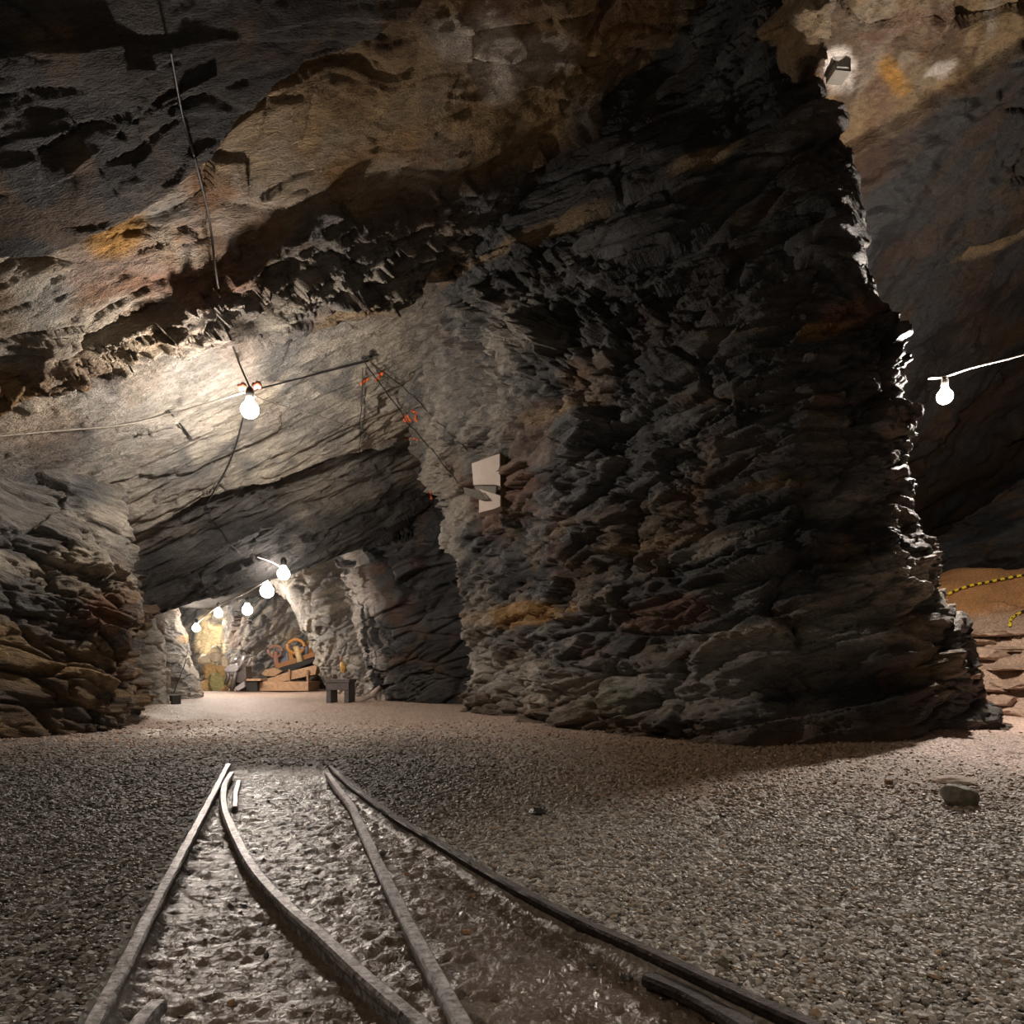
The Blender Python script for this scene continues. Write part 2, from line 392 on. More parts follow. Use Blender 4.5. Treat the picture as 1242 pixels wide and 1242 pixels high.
    def df(P, px, py, d):
        Q = P@ROOF.T
        upm = 1-sstep(260, 400, py-.15*(px-700))
        d = d*(1-.45*upm)
        sp = np.exp(-(((px-655)/120)**2+((py-395)/80)**2)**1.5)
        Qw = P@WALL.T
        d += sp*(.20*blocks(Q/np.array([.34, .3, .55]), 350, 1.6)+.13*blocks(Q/np.array([.15, .14, .3]), 351, 1.6))
        d += (1-upm)*(.10*blocks(Qw/np.array([1.5, 1., .28]), 352, .5)+.05*blocks(Qw/np.array([.6, .5, .1]), 353, .6))
        # overhanging bed low on the right and fan of rubble at the foot
        d += .25*np.exp(-((py-(690-.12*(px-1000)))/30)**2)*sstep(850, 1000, px)
        d += .35*(1-sstep(0, .45, P[:, 2]))*sstep(700, 900, px)
        edge = 1-sstep(500, 600, px+0*py)
        re_ = sstep(960, 1060, px+.12*(py-540))
        return d*(1-.35*edge)*(1-.45*re_)-.16*re_*(1-sstep(700, 800, py))-.05*re_
    return wall('wall_center', ctrl, 720, 760, M_pillar, WALL, 340, 1.15, colf, df, ref=(at(850, 600, 7.6), (0, 0, HC)), label='massive layered rock pillar between the two passages')

def build_left():
    base = [(-900, 1100, 2.2), (-450, 985, 3.9), (-200, 935, 5.2), (0, 905, 6.8), (90, 898, 7.4), (168, 891, 8.05)]
    rows = []
    zs = [-.45, 0, .5, 1.0, 1.6, 2.3, 3.2, 4.3]
    for z in zs:
        row = []
        for k, (px, py, Y) in enumerate(base):
            X = (px-CX)/F*Y
            Yk = Y; Xk = X
            lean = max(z, 0)
            if k >= 3:
                Yk = Y+.10*lean+.05*lean**2; Xk = (px+2.*lean-CX)/F*Yk if k < 5 else (px+3.*min(lean, 1.5)-CX)/F*Yk
            row.append(np.array([Xk, Yk, z]))
        e = row[-1]; row.append(e+np.array([-.55, .9, 0])); row.append(e+np.array([-1.8, 2.6, 0])); row.append(e+np.array([-5, 3., 0]))
        rows.append(row)
    def colf(P, px, py):
        nn = fbm(P*2.2, 4, 401)
        col = rock_col(P, LEFT, 400, ('slate', 'tan', 'dark'), .35)*.85
        up = rock_col(P, ROOF, 410, ('slate', 'pale', 'mid'), .15)
        col = mixc(col, up, 1-sstep(660, 760, py+30*nn))
        for a in ((130, 740, 40, 30, 20, 'rust', .8), (60, 850, 90, 25, 15, 'brown', .7), (130, 650, 50, 30, 20, 'pale', .6), (120, 815, 25, 60, -20, 'tan', .5), (30, 600, 80, 70, 0, 'mid', .8), (160, 800, 14, 60, 0, 'rust', .5)):
            col = patch(col, px, py, *a[:5], a[5], a[6], nn)
        return mixc(col, C['brown'], (1-sstep(.02, .3, P[:, 2]+.2*nn))*.7)
    def df(P, px, py, d):
        Q = P@frame((.85, -.2, .5), (.3, .3, -.8)).T
        m = sstep(690, 760, py)*sstep(60, 130, px)
        d = d+m*(.14*blocks(Q/np.array([.9, .5, .22]), 420, .8)+.06*blocks(Q/np.array([.4, .2, .1]), 421, 1.))
        return d*(1-.3*sstep(150, 175, px))*(1-.45*(1-sstep(600, 680, py)))-.26*sstep(90, 165, px)*sstep(700, 850, py)-.12*(1-sstep(600, 680, py))
    return wall('wall_left', rows, 420, 520, M_left, LEFT, 430, 1.25, colf, df, ref=(rows[3][4], (0, 0, HC)), label='fractured rock wall on the left of the chamber')

def simple_wall(name, base, zs, nr, nc, seed, pal, amp, lean=None, patches=(), rust=.3, label=None, fr=WALL, ref=None, mat=None, vein=None):
    rows = []
    for z in zs:
        row = []
        for k, (X, Y) in enumerate(base):
            dx, dy = lean(k, z) if lean else (0, 0)
            row.append(np.array([X+dx, Y+dy, z]))
        rows.append(row)
    def colf(P, px, py):
        nn = fbm(P*2.2, 4, seed+1); col = rock_col(P, fr, seed, pal, rust)
        for a in patches: col = patch(col, px, py, *a[:5], a[5], a[6], nn)
        if vein: col = vein(P, px, py, col, nn)
        return col
    return wall(name, rows, nr, nc, mat or M_far, fr, seed, amp, colf, ref=ref, label=label)

gx = lambda px, Y: (px-CX)/F*Y
ceiling = build_ceiling()
pillar = build_pillar()
left = build_left()
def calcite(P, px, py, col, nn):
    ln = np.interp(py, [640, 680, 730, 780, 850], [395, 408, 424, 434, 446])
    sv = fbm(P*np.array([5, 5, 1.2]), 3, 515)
    col = col*.5  # rock darkened overall, standing for the shade behind the roof lip
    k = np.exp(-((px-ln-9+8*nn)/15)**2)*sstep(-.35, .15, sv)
    col = mixc(col, C['white'], k)  # calcite streak, with the far lamps' light on the corner painted in
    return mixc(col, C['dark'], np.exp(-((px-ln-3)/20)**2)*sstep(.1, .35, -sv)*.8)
# wall right of the tunnel: shade in its dark colour, lamplight in its calcite corner
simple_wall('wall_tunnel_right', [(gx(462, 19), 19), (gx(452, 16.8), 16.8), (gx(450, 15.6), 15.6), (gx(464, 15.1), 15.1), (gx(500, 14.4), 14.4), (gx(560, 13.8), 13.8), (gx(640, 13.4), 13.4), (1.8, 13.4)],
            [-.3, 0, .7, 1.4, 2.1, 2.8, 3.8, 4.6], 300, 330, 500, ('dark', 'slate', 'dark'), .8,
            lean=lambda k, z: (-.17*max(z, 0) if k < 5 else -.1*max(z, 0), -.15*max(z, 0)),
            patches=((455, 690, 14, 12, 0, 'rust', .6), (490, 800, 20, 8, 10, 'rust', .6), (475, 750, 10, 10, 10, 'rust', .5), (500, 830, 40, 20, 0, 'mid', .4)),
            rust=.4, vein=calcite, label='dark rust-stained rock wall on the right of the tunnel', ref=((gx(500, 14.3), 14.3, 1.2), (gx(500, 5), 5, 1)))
# grey face at the right of the far chamber
simple_wall('wall_chamber_right', [(gx(470, 17.2), 17.2), (gx(440, 16.9), 16.9), (gx(424, 17.8), 17.8), (gx(408, 19), 19), (gx(402, 20.4), 20.4), (gx(412, 22), 22), (gx(430, 25), 25)],
            [-.3, 0, .6, 1.2, 1.9, 2.6, 3.4, 4.2], 220, 240, 540, ('mid', 'pale', 'mid'), .55,
            lean=lambda k, z: (-.30*max(z, 0)*(k > 1)-.1*max(z, 0)**1.5*(k > 1), -.1*max(z, 0)), rust=.12, label='grey rock face right of the far chamber',
            ref=((gx(415, 17.6), 17.6, 1.2), (gx(380, 10), 10, 1)))
# back wall
simple_wall('wall_back', [(gx(120, 27), 27), (gx(210, 26), 26), (gx(262, 25.4), 25.4), (gx(278, 24.2), 24.2), (gx(330, 23.6), 23.6), (gx(400, 23), 23), (gx(470, 23.4), 23.4), (gx(560, 24), 24)],
            [-.3, 0, .8, 1.6, 2.4, 3.2, 4.2, 5.2], 240, 360, 560, ('slate', 'mid', 'pale'), .9,
            lean=lambda k, z: (0, -.12*max(z, 0)), patches=((252, 775, 17, 36, 0, (.80, .66, .40), 1.), (350, 772, 16, 10, 30, 'tan', .5)), rust=.2,
            label='slate wall at the end of the far chamber', ref=((gx(330, 23.6), 23.6, 1.5), (gx(330, 10), 10, 1)), fr=ROOF)
# left side of the tunnel: pale buttress, then a rounded one behind
simple_wall('wall_tunnel_left', [(gx(60, 11.2), 11.2), (gx(140, 11.0), 11.0), (gx(178, 11.1), 11.1), (gx(198, 11.35), 11.35), (gx(203, 12.2), 12.2), (gx(190, 13.6), 13.6), (gx(150, 16), 16)],
            [-.3, 0, .3, .7, 1.1, 1.5, 2.0, 2.8], 240, 240, 580, ('pale', 'mid', 'pale'), .42,
            lean=lambda k, z: (-.06*max(z, 0), .05*z), rust=.2, label='pale rock buttress on the left of the tunnel', ref=((gx(178, 11.1), 11.1, .7), (gx(300, 4), 4, 1)))
simple_wall('wall_chamber_left', [(gx(100, 16), 16), (gx(180, 15.6), 15.6), (gx(215, 15.9), 15.9), (gx(236, 16.6), 16.6), (gx(243, 17.8), 17.8), (gx(238, 20), 20), (gx(225, 23), 23), (gx(200, 27), 27)],
            [-.3, 0, .5, 1.0, 1.5, 2.0, 2.8, 3.8], 240, 240, 600, ('mid', 'pale', 'slate'), .5,
            lean=lambda k, z: (-.28*max(z, 0)*(1.2 if z < 1.2 else 1), .05*z), rust=.3, patches=((225, 775, 14, 6, 0, 'ochre', .6),),
            label='rounded rock buttress on the left of the far chamber', ref=((gx(215, 15.9), 15.9, 1), (gx(300, 4), 4, 1)))
# right passage far wall
simple_wall('wall_right', [(2.5, 22), (7, 23), (11.5, 21.5), (14.5, 18), (15.5, 13), (14.5, 8), (13, 3), (12, -3)],
            [-.3, 1, 2.2, 3.4, 4.6, 5.8, 7.5, 9.5], 260, 420, 620, ('dark', 'slate', 'brown'), 1.2, rust=.2,
            label='dark rock wall at the end of the right passage', ref=((11.5, 21.5, 3), (5, 8, 2)))

# ------------------------------------------------------------------ floor
RAILPX = {
 'A': [(277, 926), (262, 955), (233, 1010), (190, 1090), (150, 1168), (110, 1243), (60, 1340), (-20, 1500)],
 'B': [(281, 936), (273, 950), (271, 968), (276, 990), (300, 1040), (337, 1085), (388, 1130), (440, 1178), (515, 1242), (640, 1350)],
 'C': [(397, 937), (410, 955), (426, 975), (438, 1000), (462, 1050), (492, 1110), (524, 1170), (562, 1238), (625, 1345)],
 'D': [(401, 929), (418, 945), (440, 962), (480, 990), (540, 1025), (600, 1060), (690, 1107), (780, 1147), (880, 1193), (985, 1240), (1200, 1335)]}
RH = .055
def rail_line(k): return [fl(x, y, RH) for x, y in RAILPX[k]]
def side_x(k, Y):
    L = np.array(rail_line(k)); o = np.argsort(L[:, 1]); return np.interp(Y, L[o, 1], L[o, 0])
def floor_h(X, Y, fine=True):
    P = np.stack([X, Y, 0*X], -1).reshape(-1, 3)
    n1 = fbm(P*1.1, 3, 700).reshape(X.shape); n2 = fbm(P*5, 3, 703).reshape(X.shape)
    xl = side_x('A', Y); xr = side_x('D', Y)
    trench = sstep(-.02, .05, X-xl+.02*n2)*(1-sstep(-.05, .02, X-xr+.02*n2))*(1-sstep(4.9, 5.15, Y+.25*n1+.1*n2))
    grav = 1-trench
    h = grav*.045+.02*n1*sstep(1.5, 4, Y)+.006*n2*grav
    # bank of sand and slabs in the right passage
    u = Y-11.6+.45*(X-7.5)
    bank = np.where(X > 4.2, .50*np.clip(u, 0, 9)*sstep(4.2, 6.5, X), 0)
    bank = np.minimum(bank, 2.65+.1*n1+.06*(X-9)); h = h+bank*(1+.06*n1)
    # small heaps at the foot of the left buttress, lip of earth at the pillar foot
    for (px, py, r, a) in ((200, 872, .55, .16), (165, 880, .3, .10), (245, 884, .45, .05), (1080, 900, 1.2, .12)):
        c = fl(px, py); h = h+a*np.exp(-(((X-c[0])/r)**2+((Y-c[1])/(r*1.3))**2))
    return h, trench, n1, n2
def build_floor():
    xs = np.concatenate([-grow(3.2, 14, .025, 1.03)[::-1], seg(-3.18, 3.6, .014), grow(3.6, 17, .02, 1.012)])
    ys = np.concatenate([-grow(-1.2, 3, .03, 1.08)[::-1], seg(1.22, 5.4, .014), grow(5.4, 28, .016, 1.008)])
    X, Y = np.meshgrid(xs, ys, indexing='ij')
    h, tr, n1, n2 = floor_h(X, Y)
    P = np.stack([X, Y, h], -1).reshape(-1, 3); trf = tr.ravel()
    # flaky trampled mud between the rails
    Q = P*np.array([1, 1, 0])
    fl_ = .0045*blocks(Q*np.array([9., 20., 1]), 720, 1.2)+.0045*blocks(Q*np.array([24., 52., 1]), 721, 1.2)+.003*blocks(Q*np.array([60., 80., 1]), 723, 1.2)+.007*fbm(Q*np.array([2., 4, 1]), 3, 722)+.004*fbm(Q*np.array([14., 30, 1]), 3, 724)
    gr = .008*blocks(Q*np.array([38., 38., 1]), 725, 1.)+.006*blocks(Q*np.array([70, 70., 1]), 726, 1.)
    fade = 1-.5*sstep(6, 12, Q[:, 1])
    slabs = sstep(.15, .5, P[:, 2])*(1-sstep(1.6, 2.2, P[:, 2]+.3*n1.ravel()))*(P[:, 0] > 4)
    P[:, 2] += fl_*trf+gr*(1-trf)*fade*.8+slabs*(.14*blocks(Q*np.array([1.3, 2.2, 1]), 730, .4)+.07*blocks(Q*np.array([3, 5, 1]), 731, .5))
    px, py = proj(P); nn = fbm(P*2.0, 4, 740); n8 = vnoise(Q*60, 741)
    grey = np.tile(np.array([.27, .25, .22]), (len(P), 1)); 
    grey *= (1+.35*n8)[:, None]
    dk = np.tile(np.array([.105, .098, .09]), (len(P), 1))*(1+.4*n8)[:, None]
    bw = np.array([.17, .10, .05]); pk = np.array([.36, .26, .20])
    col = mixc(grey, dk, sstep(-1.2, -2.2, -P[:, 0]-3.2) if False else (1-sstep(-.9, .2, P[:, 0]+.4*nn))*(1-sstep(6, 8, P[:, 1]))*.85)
    col = mixc(col, bw, sstep(2.9, 4.4, P[:, 1]+.7*nn)*(1-sstep(8.5, 11, P[:, 1]))*sstep(-.6, 1.2, P[:, 0]+.5*nn)*.85)
    col = mixc(col, pk, sstep(6.2, 9.5, P[:, 1]+.8*nn)*(P[:, 0] < 4)*.9)
    for a in ((205, 863, 40, 12, 0, 'white', .8), (250, 888, 45, 8, 5, 'white', .6), (185, 888, 14, 6, 0, 'white', .9), (420, 904, 30, 5, 0, 'pale', .7), (560, 1000, 80, 7, 0, 'pale', .35), (170, 972, 55, 7, 0, 'pale', .4), (520, 940, 60, 6, 0, 'pale', .3)):
        col = patch(col, px, py, *a[:5], a[5], a[6], nn)
    rp = sstep(1.7, 2.6, P[:, 0]-.15*P[:, 1]+.2*nn)*sstep(4.6, 5.2, P[:, 1]+.4*nn+.25*(P[:, 0]-2))
    col = mixc(col, np.array([.46, .33, .27]), rp*.95)
    bk = sstep(.05, .3, P[:, 2])*(P[:, 0] > 4)
    col = mixc(col, np.array([.36, .25, .18])*(1+0*nn[0]), bk)
    col = mixc(col, np.array([.42, .21, .085]), bk*sstep(1.5, 2.0, P[:, 2]+.25*nn))
    mud = np.array([.10, .075, .058])
    col = mixc(col, mud, trf); col = mixc(col, np.array([.13, .095, .07]), trf*sstep(.0, .4, nn)*.7)
    # material with a wetness attribute
    m, nt, b = new_mat('mine_floor'); L = nt.links
    ca = N(nt, 'ShaderNodeAttribute'); ca.attribute_name = 'col'; wa = N(nt, 'ShaderNodeAttribute'); wa.attribute_name = 'wet'
    tc = N(nt, 'ShaderNodeTexCoord')
    vo = N(nt, 'ShaderNodeTexVoronoi'); vo.inputs['Scale'].default_value = 55
    L.new(tc.outputs['Object'], vo.inputs['Vector'])
    nz = N(nt, 'ShaderNodeTexNoise'); nz.inputs['Scale'].default_value = 60; nz.inputs['Detail'].default_value = 9; L.new(tc.outputs['Object'], nz.inputs['Vector'])
    sp = N(nt, 'ShaderNodeSeparateColor'); L.new(vo.outputs['Color'], sp.inputs[0])
    mr = N(nt, 'ShaderNodeMapRange'); mr.inputs['To Min'].default_value = .6; mr.inputs['To Max'].default_value = 1.5; L.new(sp.outputs[0], mr.inputs['Value'])
    mx = N(nt, 'ShaderNodeMix'); L.new(wa.outputs['Fac'], mx.inputs['Factor']); L.new(mr.outputs[0], mx.inputs[2]); mx.inputs[3].default_value = 1.
    vm = N(nt, 'ShaderNodeVectorMath', operation='SCALE'); L.new(ca.outputs['Color'], vm.inputs[0]); L.new(mx.outputs[0], vm.inputs['Scale']); L.new(vm.outputs[0], b.inputs['Base Color'])
    rr = N(nt, 'ShaderNodeMapRange'); rr.inputs['To Min'].default_value = .62; rr.inputs['To Max'].default_value = .27; L.new(wa.outputs['Fac'], rr.inputs['Value'])
    L.new(rr.outputs[0], b.inputs['Roughness'])
    mb = N(nt, 'ShaderNodeMix'); L.new(wa.outputs['Fac'], mb.inputs['Factor']); L.new(vo.outputs['Distance'], mb.inputs[2]); L.new(nz.outputs['Fac'], mb.inputs[3])
    bp = N(nt, 'ShaderNodeBump'); bp.inputs['Strength'].default_value = .9; bp.inputs['Distance'].default_value = .010; L.new(mb.outputs[0], bp.inputs['Height']); L.new(bp.outputs[0], b.inputs['Normal'])
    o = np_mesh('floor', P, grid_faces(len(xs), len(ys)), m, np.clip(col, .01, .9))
    w = o.data.attributes.new('wet', 'FLOAT', 'POINT'); w.data.foreach_set('value', trf.astype(np.float32))
    tag(o, kind='structure', label='gravel and mud floor of the mine')
    return o
floor = build_floor()

# ------------------------------------------------------------------ loose gravel
def stones_mesh(name, X, Y, Z, size, colr, mat, seed=3):
    rs = np.random.RandomState(seed); n = len(X)
    t = (1+5**.5)/2
    V = np.array([(-1, t, 0), (1, t, 0), (-1, -t, 0), (1, -t, 0), (0, -1, t), (0, 1, t), (0, -1, -t), (0, 1, -t), (t, 0, -1), (t, 0, 1), (-t, 0, -1), (-t, 0, 1)])/1.9
    Fa = np.array([(0, 11, 5), (0, 5, 1), (0, 1, 7), (0, 7, 10), (0, 10, 11), (1, 5, 9), (5, 11, 4), (11, 10, 2), (10, 7, 6), (7, 1, 8), (3, 9, 4), (3, 4, 2), (3, 2, 6), (3, 6, 8), (3, 8, 9), (4, 9, 5), (2, 4, 11), (6, 2, 10), (8, 6, 7), (9, 8, 1)])
    W = V[None]*(1+.35*(rs.rand(n, 12, 1)-.5))*(np.array([1.15, .8, .5])*(1+.5*(rs.rand(n, 1, 3)-.5)))*size[:, None, None]*.5
    ax = rs.rand(n)*6.283; tl = (rs.rand(n)-.5)*.9; tl2 = (rs.rand(n)-.5)*.9
    c, s = np.cos(tl)[:, None], np.sin(tl)[:, None]; y = W[..., 1]*c-W[..., 2]*s; z = W[..., 1]*s+W[..., 2]*c; W[..., 1] = y; W[..., 2] = z
    c, s = np.cos(tl2)[:, None], np.sin(tl2)[:, None]; x = W[..., 0]*c-W[..., 2]*s; z = W[..., 0]*s+W[..., 2]*c; W[..., 0] = x; W[..., 2] = z
    c, s = np.cos(ax)[:, None], np.sin(ax)[:, None]; x = W[..., 0]*c-W[..., 1]*s; y = W[..., 0]*s+W[..., 1]*c; W[..., 0] = x+X[:, None]; W[..., 1] = y+Y[:, None]
    W[..., 2] += (Z+size*.12)[:, None]
    Fc = (Fa[None]+12*np.arange(n)[:, None, None]).reshape(-1, 3)
    return np_mesh(name, W.reshape(-1, 3), Fc, mat, np.repeat(colr, 12, 0), smooth=False)
def build_gravel():
    rs = np.random.RandomState(5); XX = []; YY = []; SS = []
    for (y0, y1, n, s0) in ((1.25, 2.2, 20000, .017), (2.2, 3.3, 24000, .020), (3.3, 5, 27000, .024), (5, 7.2, 15000, .028), (7.2, 10, 7000, .032)):
        Y = y0+(y1-y0)*rs.rand(n); n = n; X = (rs.rand(n)*1.76-.84)*Y
        XX.append(X); YY.append(Y); SS.append(s0*(.6+.9*rs.rand(n)**2))
    X = np.concatenate(XX); Y = np.concatenate(YY); s = np.concatenate(SS)
    h, tr, n1, n2 = floor_h(X, Y)
    nn = fbm(np.stack([X, Y, 0*X], 1)*1.3, 3, 761)
    brown = sstep(3.2, 4.8, Y+.8*nn)*sstep(-.6, 1.0, X)
    keep = (tr < .15+.0*X) & (rs.rand(len(X)) > brown*.75)
    keep |= (rs.rand(len(X)) < .05) & (tr > .15)
    # keep the stones off the rails
    for k in 'ABCD':
        keep &= (np.abs(X-side_x(k, Y)) > .04) | (Y > 4.95)
    rp = sstep(1.7, 2.6, X-.15*Y+.2*nn)*sstep(4.4, 5.0, Y+.4*nn+.25*(X-2)); keep &= rs.rand(len(X)) > rp*.93
    keep &= rs.rand(len(X)) > sstep(7.2, 9.8, Y)
    X, Y, s, h, tr, nn = [a[keep] for a in (X, Y, s, h, tr, nn)]
    s = np.where(tr > .15, s*.6, s)
    base = np.array([.33, .295, .25])*(.45+.9*rs.rand(len(X), 1)**1.5)
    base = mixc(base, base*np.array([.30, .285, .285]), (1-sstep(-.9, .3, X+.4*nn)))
    base = mixc(base, base*np.array([.70, .46, .27]), sstep(2.9, 4.5, Y+.8*nn)*sstep(-.6, 1., X)*.9)
    base = mixc(base, np.array([.42, .31, .25])*(.5+.7*rs.rand(len(X), 1)), sstep(5.0, 7.2, Y+.5*nn)*(1-sstep(.2, 1.5, X)))
    ru = rs.rand(len(X)) < .08; base[ru] = base[ru]*np.array([1.0, .78, .58])
    m, nt, b = new_mat('gravel_stone'); ca = N(nt, 'ShaderNodeAttribute'); ca.attribute_name = 'col'
    nt.links.new(ca.outputs['Color'], b.inputs['Base Color']); b.inputs['Roughness'].default_value = .5
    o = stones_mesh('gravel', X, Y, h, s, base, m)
    tag(o, 'loose grey and brown gravel strewn over the mine floor around the rails', 'gravel', kind='stuff')
build_gravel()

# ------------------------------------------------------------------ small mesh builders
class MB:
    def __init__(s): s.v = []; s.f = []
    def add(s, V, Fs):
        n = len(s.v); s.v += [tuple(map(float, p)) for p in V]; s.f += [tuple(i+n for i in q) for q in Fs]; return s
    def box(s, c, size, R=None, taper=1.):
        V = [np.array([x*size[0]/2*(taper if z > 0 else 1), y*size[1]/2*(taper if z > 0 else 1), z*size[2]/2]) for z in (-1, 1) for y in (-1, 1) for x in (-1, 1)]
        if R is not None: V = [R@v for v in V]
        V = [v+np.array(c) for v in V]
        return s.add(V, [(0, 2, 3, 1), (4, 5, 7, 6), (0, 1, 5, 4), (2, 6, 7, 3), (0, 4, 6, 2), (1, 3, 7, 5)])
    def tube(s, pts, r, n=8, cap=True):
        pts = [np.array(p, float) for p in pts]; m = len(pts); V = []
        rr = r if hasattr(r, '__len__') else [r]*m
        up = np.array([0, 0, 1.])
        for i, p in enumerate(pts):
            t = pts[min(i+1, m-1)]-pts[max(i-1, 0)]; t = t/(np.linalg.norm(t)+1e-9)
            a = np.cross(t, up if abs(t[2]) < .95 else np.array([1., 0, 0])); a /= np.linalg.norm(a); b = np.cross(t, a)
            for k in range(n):
                w = 2*math.pi*k/n; V.append(p+rr[i]*(a*math.cos(w)+b*math.sin(w)))
        Fs = [(i*n+k, i*n+(k+1) % n, (i+1)*n+(k+1) % n, (i+1)*n+k) for i in range(m-1) for k in range(n)]
        if cap: Fs += [tuple(range(n))[::-1], tuple(range((m-1)*n, m*n))]
        return s.add(V, Fs)
    def lathe(s, prof, c=(0, 0, 0), n=20):
        V = []; m = len(prof)
        for (r, z) in prof:
            for k in range(n): w = 2*math.pi*k/n; V.append((c[0]+r*math.cos(w), c[1]+r*math.sin(w), c[2]+z))
        Fs = [(i*n+k, i*n+(k+1) % n, (i+1)*n+(k+1) % n, (i+1)*n+k) for i in range(m-1) for k in range(n)]
        Fs += [tuple(range(n))[::-1], tuple(range((m-1)*n, m*n))]
        return s.add(V, Fs)
    def prism(s, poly, d, ):
        n = len(poly); P = [np.array(p, float) for p in poly]; V = P+[p+np.array(d) for p in P]
        return s.add(V, [tuple(range(n)), tuple(range(n, 2*n))[::-1]]+[(i, i+n, (i+1) % n+n, (i+1) % n) for i in range(n)])
    def build(s, name, mat, parent=None, smooth=False, origin=None, bevel=0):
        me = bpy.data.meshes.new(name); o_ = np.zeros(3) if origin is None else np.array(origin, float)
        me.from_pydata([tuple(np.array(v)-o_) for v in s.v], [], s.f); me.validate(); me.update()
        import bmesh
        bm = bmesh.new(); bm.from_mesh(me); bmesh.ops.recalc_face_normals(bm, faces=bm.faces)
        if bevel: bmesh.ops.bevel(bm, geom=list(bm.edges), offset=bevel, segments=2, affect='EDGES', profile=.6)
        bm.to_mesh(me); bm.free()
        for p in me.polygons: p.use_smooth = smooth
        me.materials.append(mat); o = bpy.data.objects.new(name, me); o.location = o_
        return put(o, parent)
def empty(name, loc, label=None, cat=None, group=None):
    o = bpy.data.objects.new(name, None); o.location = tuple(map(float, loc)); o.empty_display_size = .1
    put(o); return tag(o, label, cat, group)
def sub(root, o):
    """parent o (built in world coordinates) under root"""
    o.parent = root; o.location = Vector(o.location)-Vector(root.location); return o
def rotz(a): c, s = math.cos(a), math.sin(a); return np.array([[c, -s, 0], [s, c, 0], [0, 0, 1]])
def rotx(a): c, s = math.cos(a), math.sin(a); return np.array([[1, 0, 0], [0, c, -s], [0, s, c]])
def roty(a): c, s = math.cos(a), math.sin(a); return np.array([[c, 0, s], [0, 1, 0], [-s, 0, c]])

bpy.context.view_layer.update()
DG = bpy.context.evaluated_depsgraph_get()
def hit(px, py, off=.02):
    d = Vector(((px-CX)/F, 1, (HY-py)/F)).normalized()
    ok, loc, nor, idx, ob, mt = S.ray_cast(DG, Vector((0, 0, HC)), d)
    if not ok: return at(px, py, 10), np.array([0, -1, 0])
    if nor.dot(d) > 0: nor = -nor
    return np.array(loc)-off*np.array(d)+off*.5*np.array(nor), np.array(nor)
def ground(X, Y):
    ok, loc, nor, idx, ob, mt = S.ray_cast(DG, Vector((X, Y, 1.2 if Y < 11 else 3.5)), Vector((0, 0, -1)))
    return loc[2] if ok else 0.

# ------------------------------------------------------------------ rails
def rail_metal(name, c0, c1, rough):
    m, nt, b = new_mat(name); L = nt.links
    tc = N(nt, 'ShaderNodeTexCoord'); nz = N(nt, 'ShaderNodeTexNoise'); nz.inputs['Scale'].default_value = 48; nz.inputs['Detail'].default_value = 8; nz.inputs['Roughness'].default_value = .7
    L.new(tc.outputs['Object'], nz.inputs['Vector'])
    cr_ = N(nt, 'ShaderNodeValToRGB'); cr_.color_ramp.elements[0].position = .38; cr_.color_ramp.elements[1].position = .62
    cr_.color_ramp.elements[0].color = (*c0, 1); cr_.color_ramp.elements[1].color = (*c1, 1)
    L.new(nz.outputs['Fac'], cr_.inputs[0]); L.new(cr_.outputs[0], b.inputs['Base Color'])
    b.inputs['Metallic'].default_value = .75; b.inputs['Roughness'].default_value = rough
    bp = N(nt, 'ShaderNodeBump'); bp.inputs['Strength'].default_value = .9; bp.inputs['Distance'].default_value = .012; L.new(nz.outputs['Fac'], bp.inputs['Height']); L.new(bp.outputs[0], b.inputs['Normal'])
    return m
M_rail = rail_metal('worn_wet_rail_steel', (.035, .027, .024), (.40, .38, .38), .30)
M_rust = rail_metal('rusty_dark_rail_steel', (.015, .011, .009), (.06, .045, .036), .42)
def smooth_line(pts, step=.03):
    A = np.array(pts); L = np.linalg.norm(np.diff(A, axis=0), axis=1).sum(); return arclen(A, max(6, int(L/step)))
def rail_mesh(line, w=.040, hgt=.075, seed=0, wob=.0014):
    """flat-bottomed rail profile swept along the line; the line is the top centre of the head"""
    prof = [(-.36, 0), (.36, 0), (.5, -.10), (.5, -.26), (.42, -.34), (.14, -.40), (.12, -.82), (.7, -.92), (.7, -1.), (-.7, -1.), (-.7, -.92), (-.12, -.82), (-.14, -.40), (-.42, -.34), (-.5, -.26), (-.5, -.10)]
    n = len(prof); V = []; m = len(line)
    for i in range(m):
        t = line[min(i+1, m-1)]-line[max(i-1, 0)]; t[2] = 0; t = t/np.linalg.norm(t); s = np.array([t[1], -t[0], 0])
        for k, (a, b) in enumerate(prof):
            jit = wob*vnoise(np.array([[line[i][0]*25+k*3.1, line[i][1]*25, k*1.7+seed]]), 800)[0]
            V.append(line[i]+s*(a*w+jit)+np.array([0, 0, b*hgt+jit]))
    Fs = [(i*n+k, (i+1)*n+k, (i+1)*n+(k+1) % n, i*n+(k+1) % n) for i in range(m-1) for k in range(n)]
    Fs += [tuple(range(n))[::-1], tuple(range((m-1)*n, m*n))]
    mb = MB(); mb.add(V, Fs); return mb
rl = {'A': 'leftmost straight worn rail, shiny on top, with gravel on its left', 'B': 'curved rail that leaves the leftmost rail tip and bends right',
      'C': 'straight rail between the two curved rails, ending near bottom centre', 'D': 'rightmost long curved dark rail bordering the gravel'}
for k, mat in (('A', M_rail), ('B', M_rail), ('C', M_rail), ('D', M_rust)):
    ln = smooth_line(rail_line(k)); o = rail_mesh(ln, w=.036 if k != 'D' else .034, seed=ord(k)).build('rail', mat)
    tag(o, rl[k], 'rail', 'mine track rails')
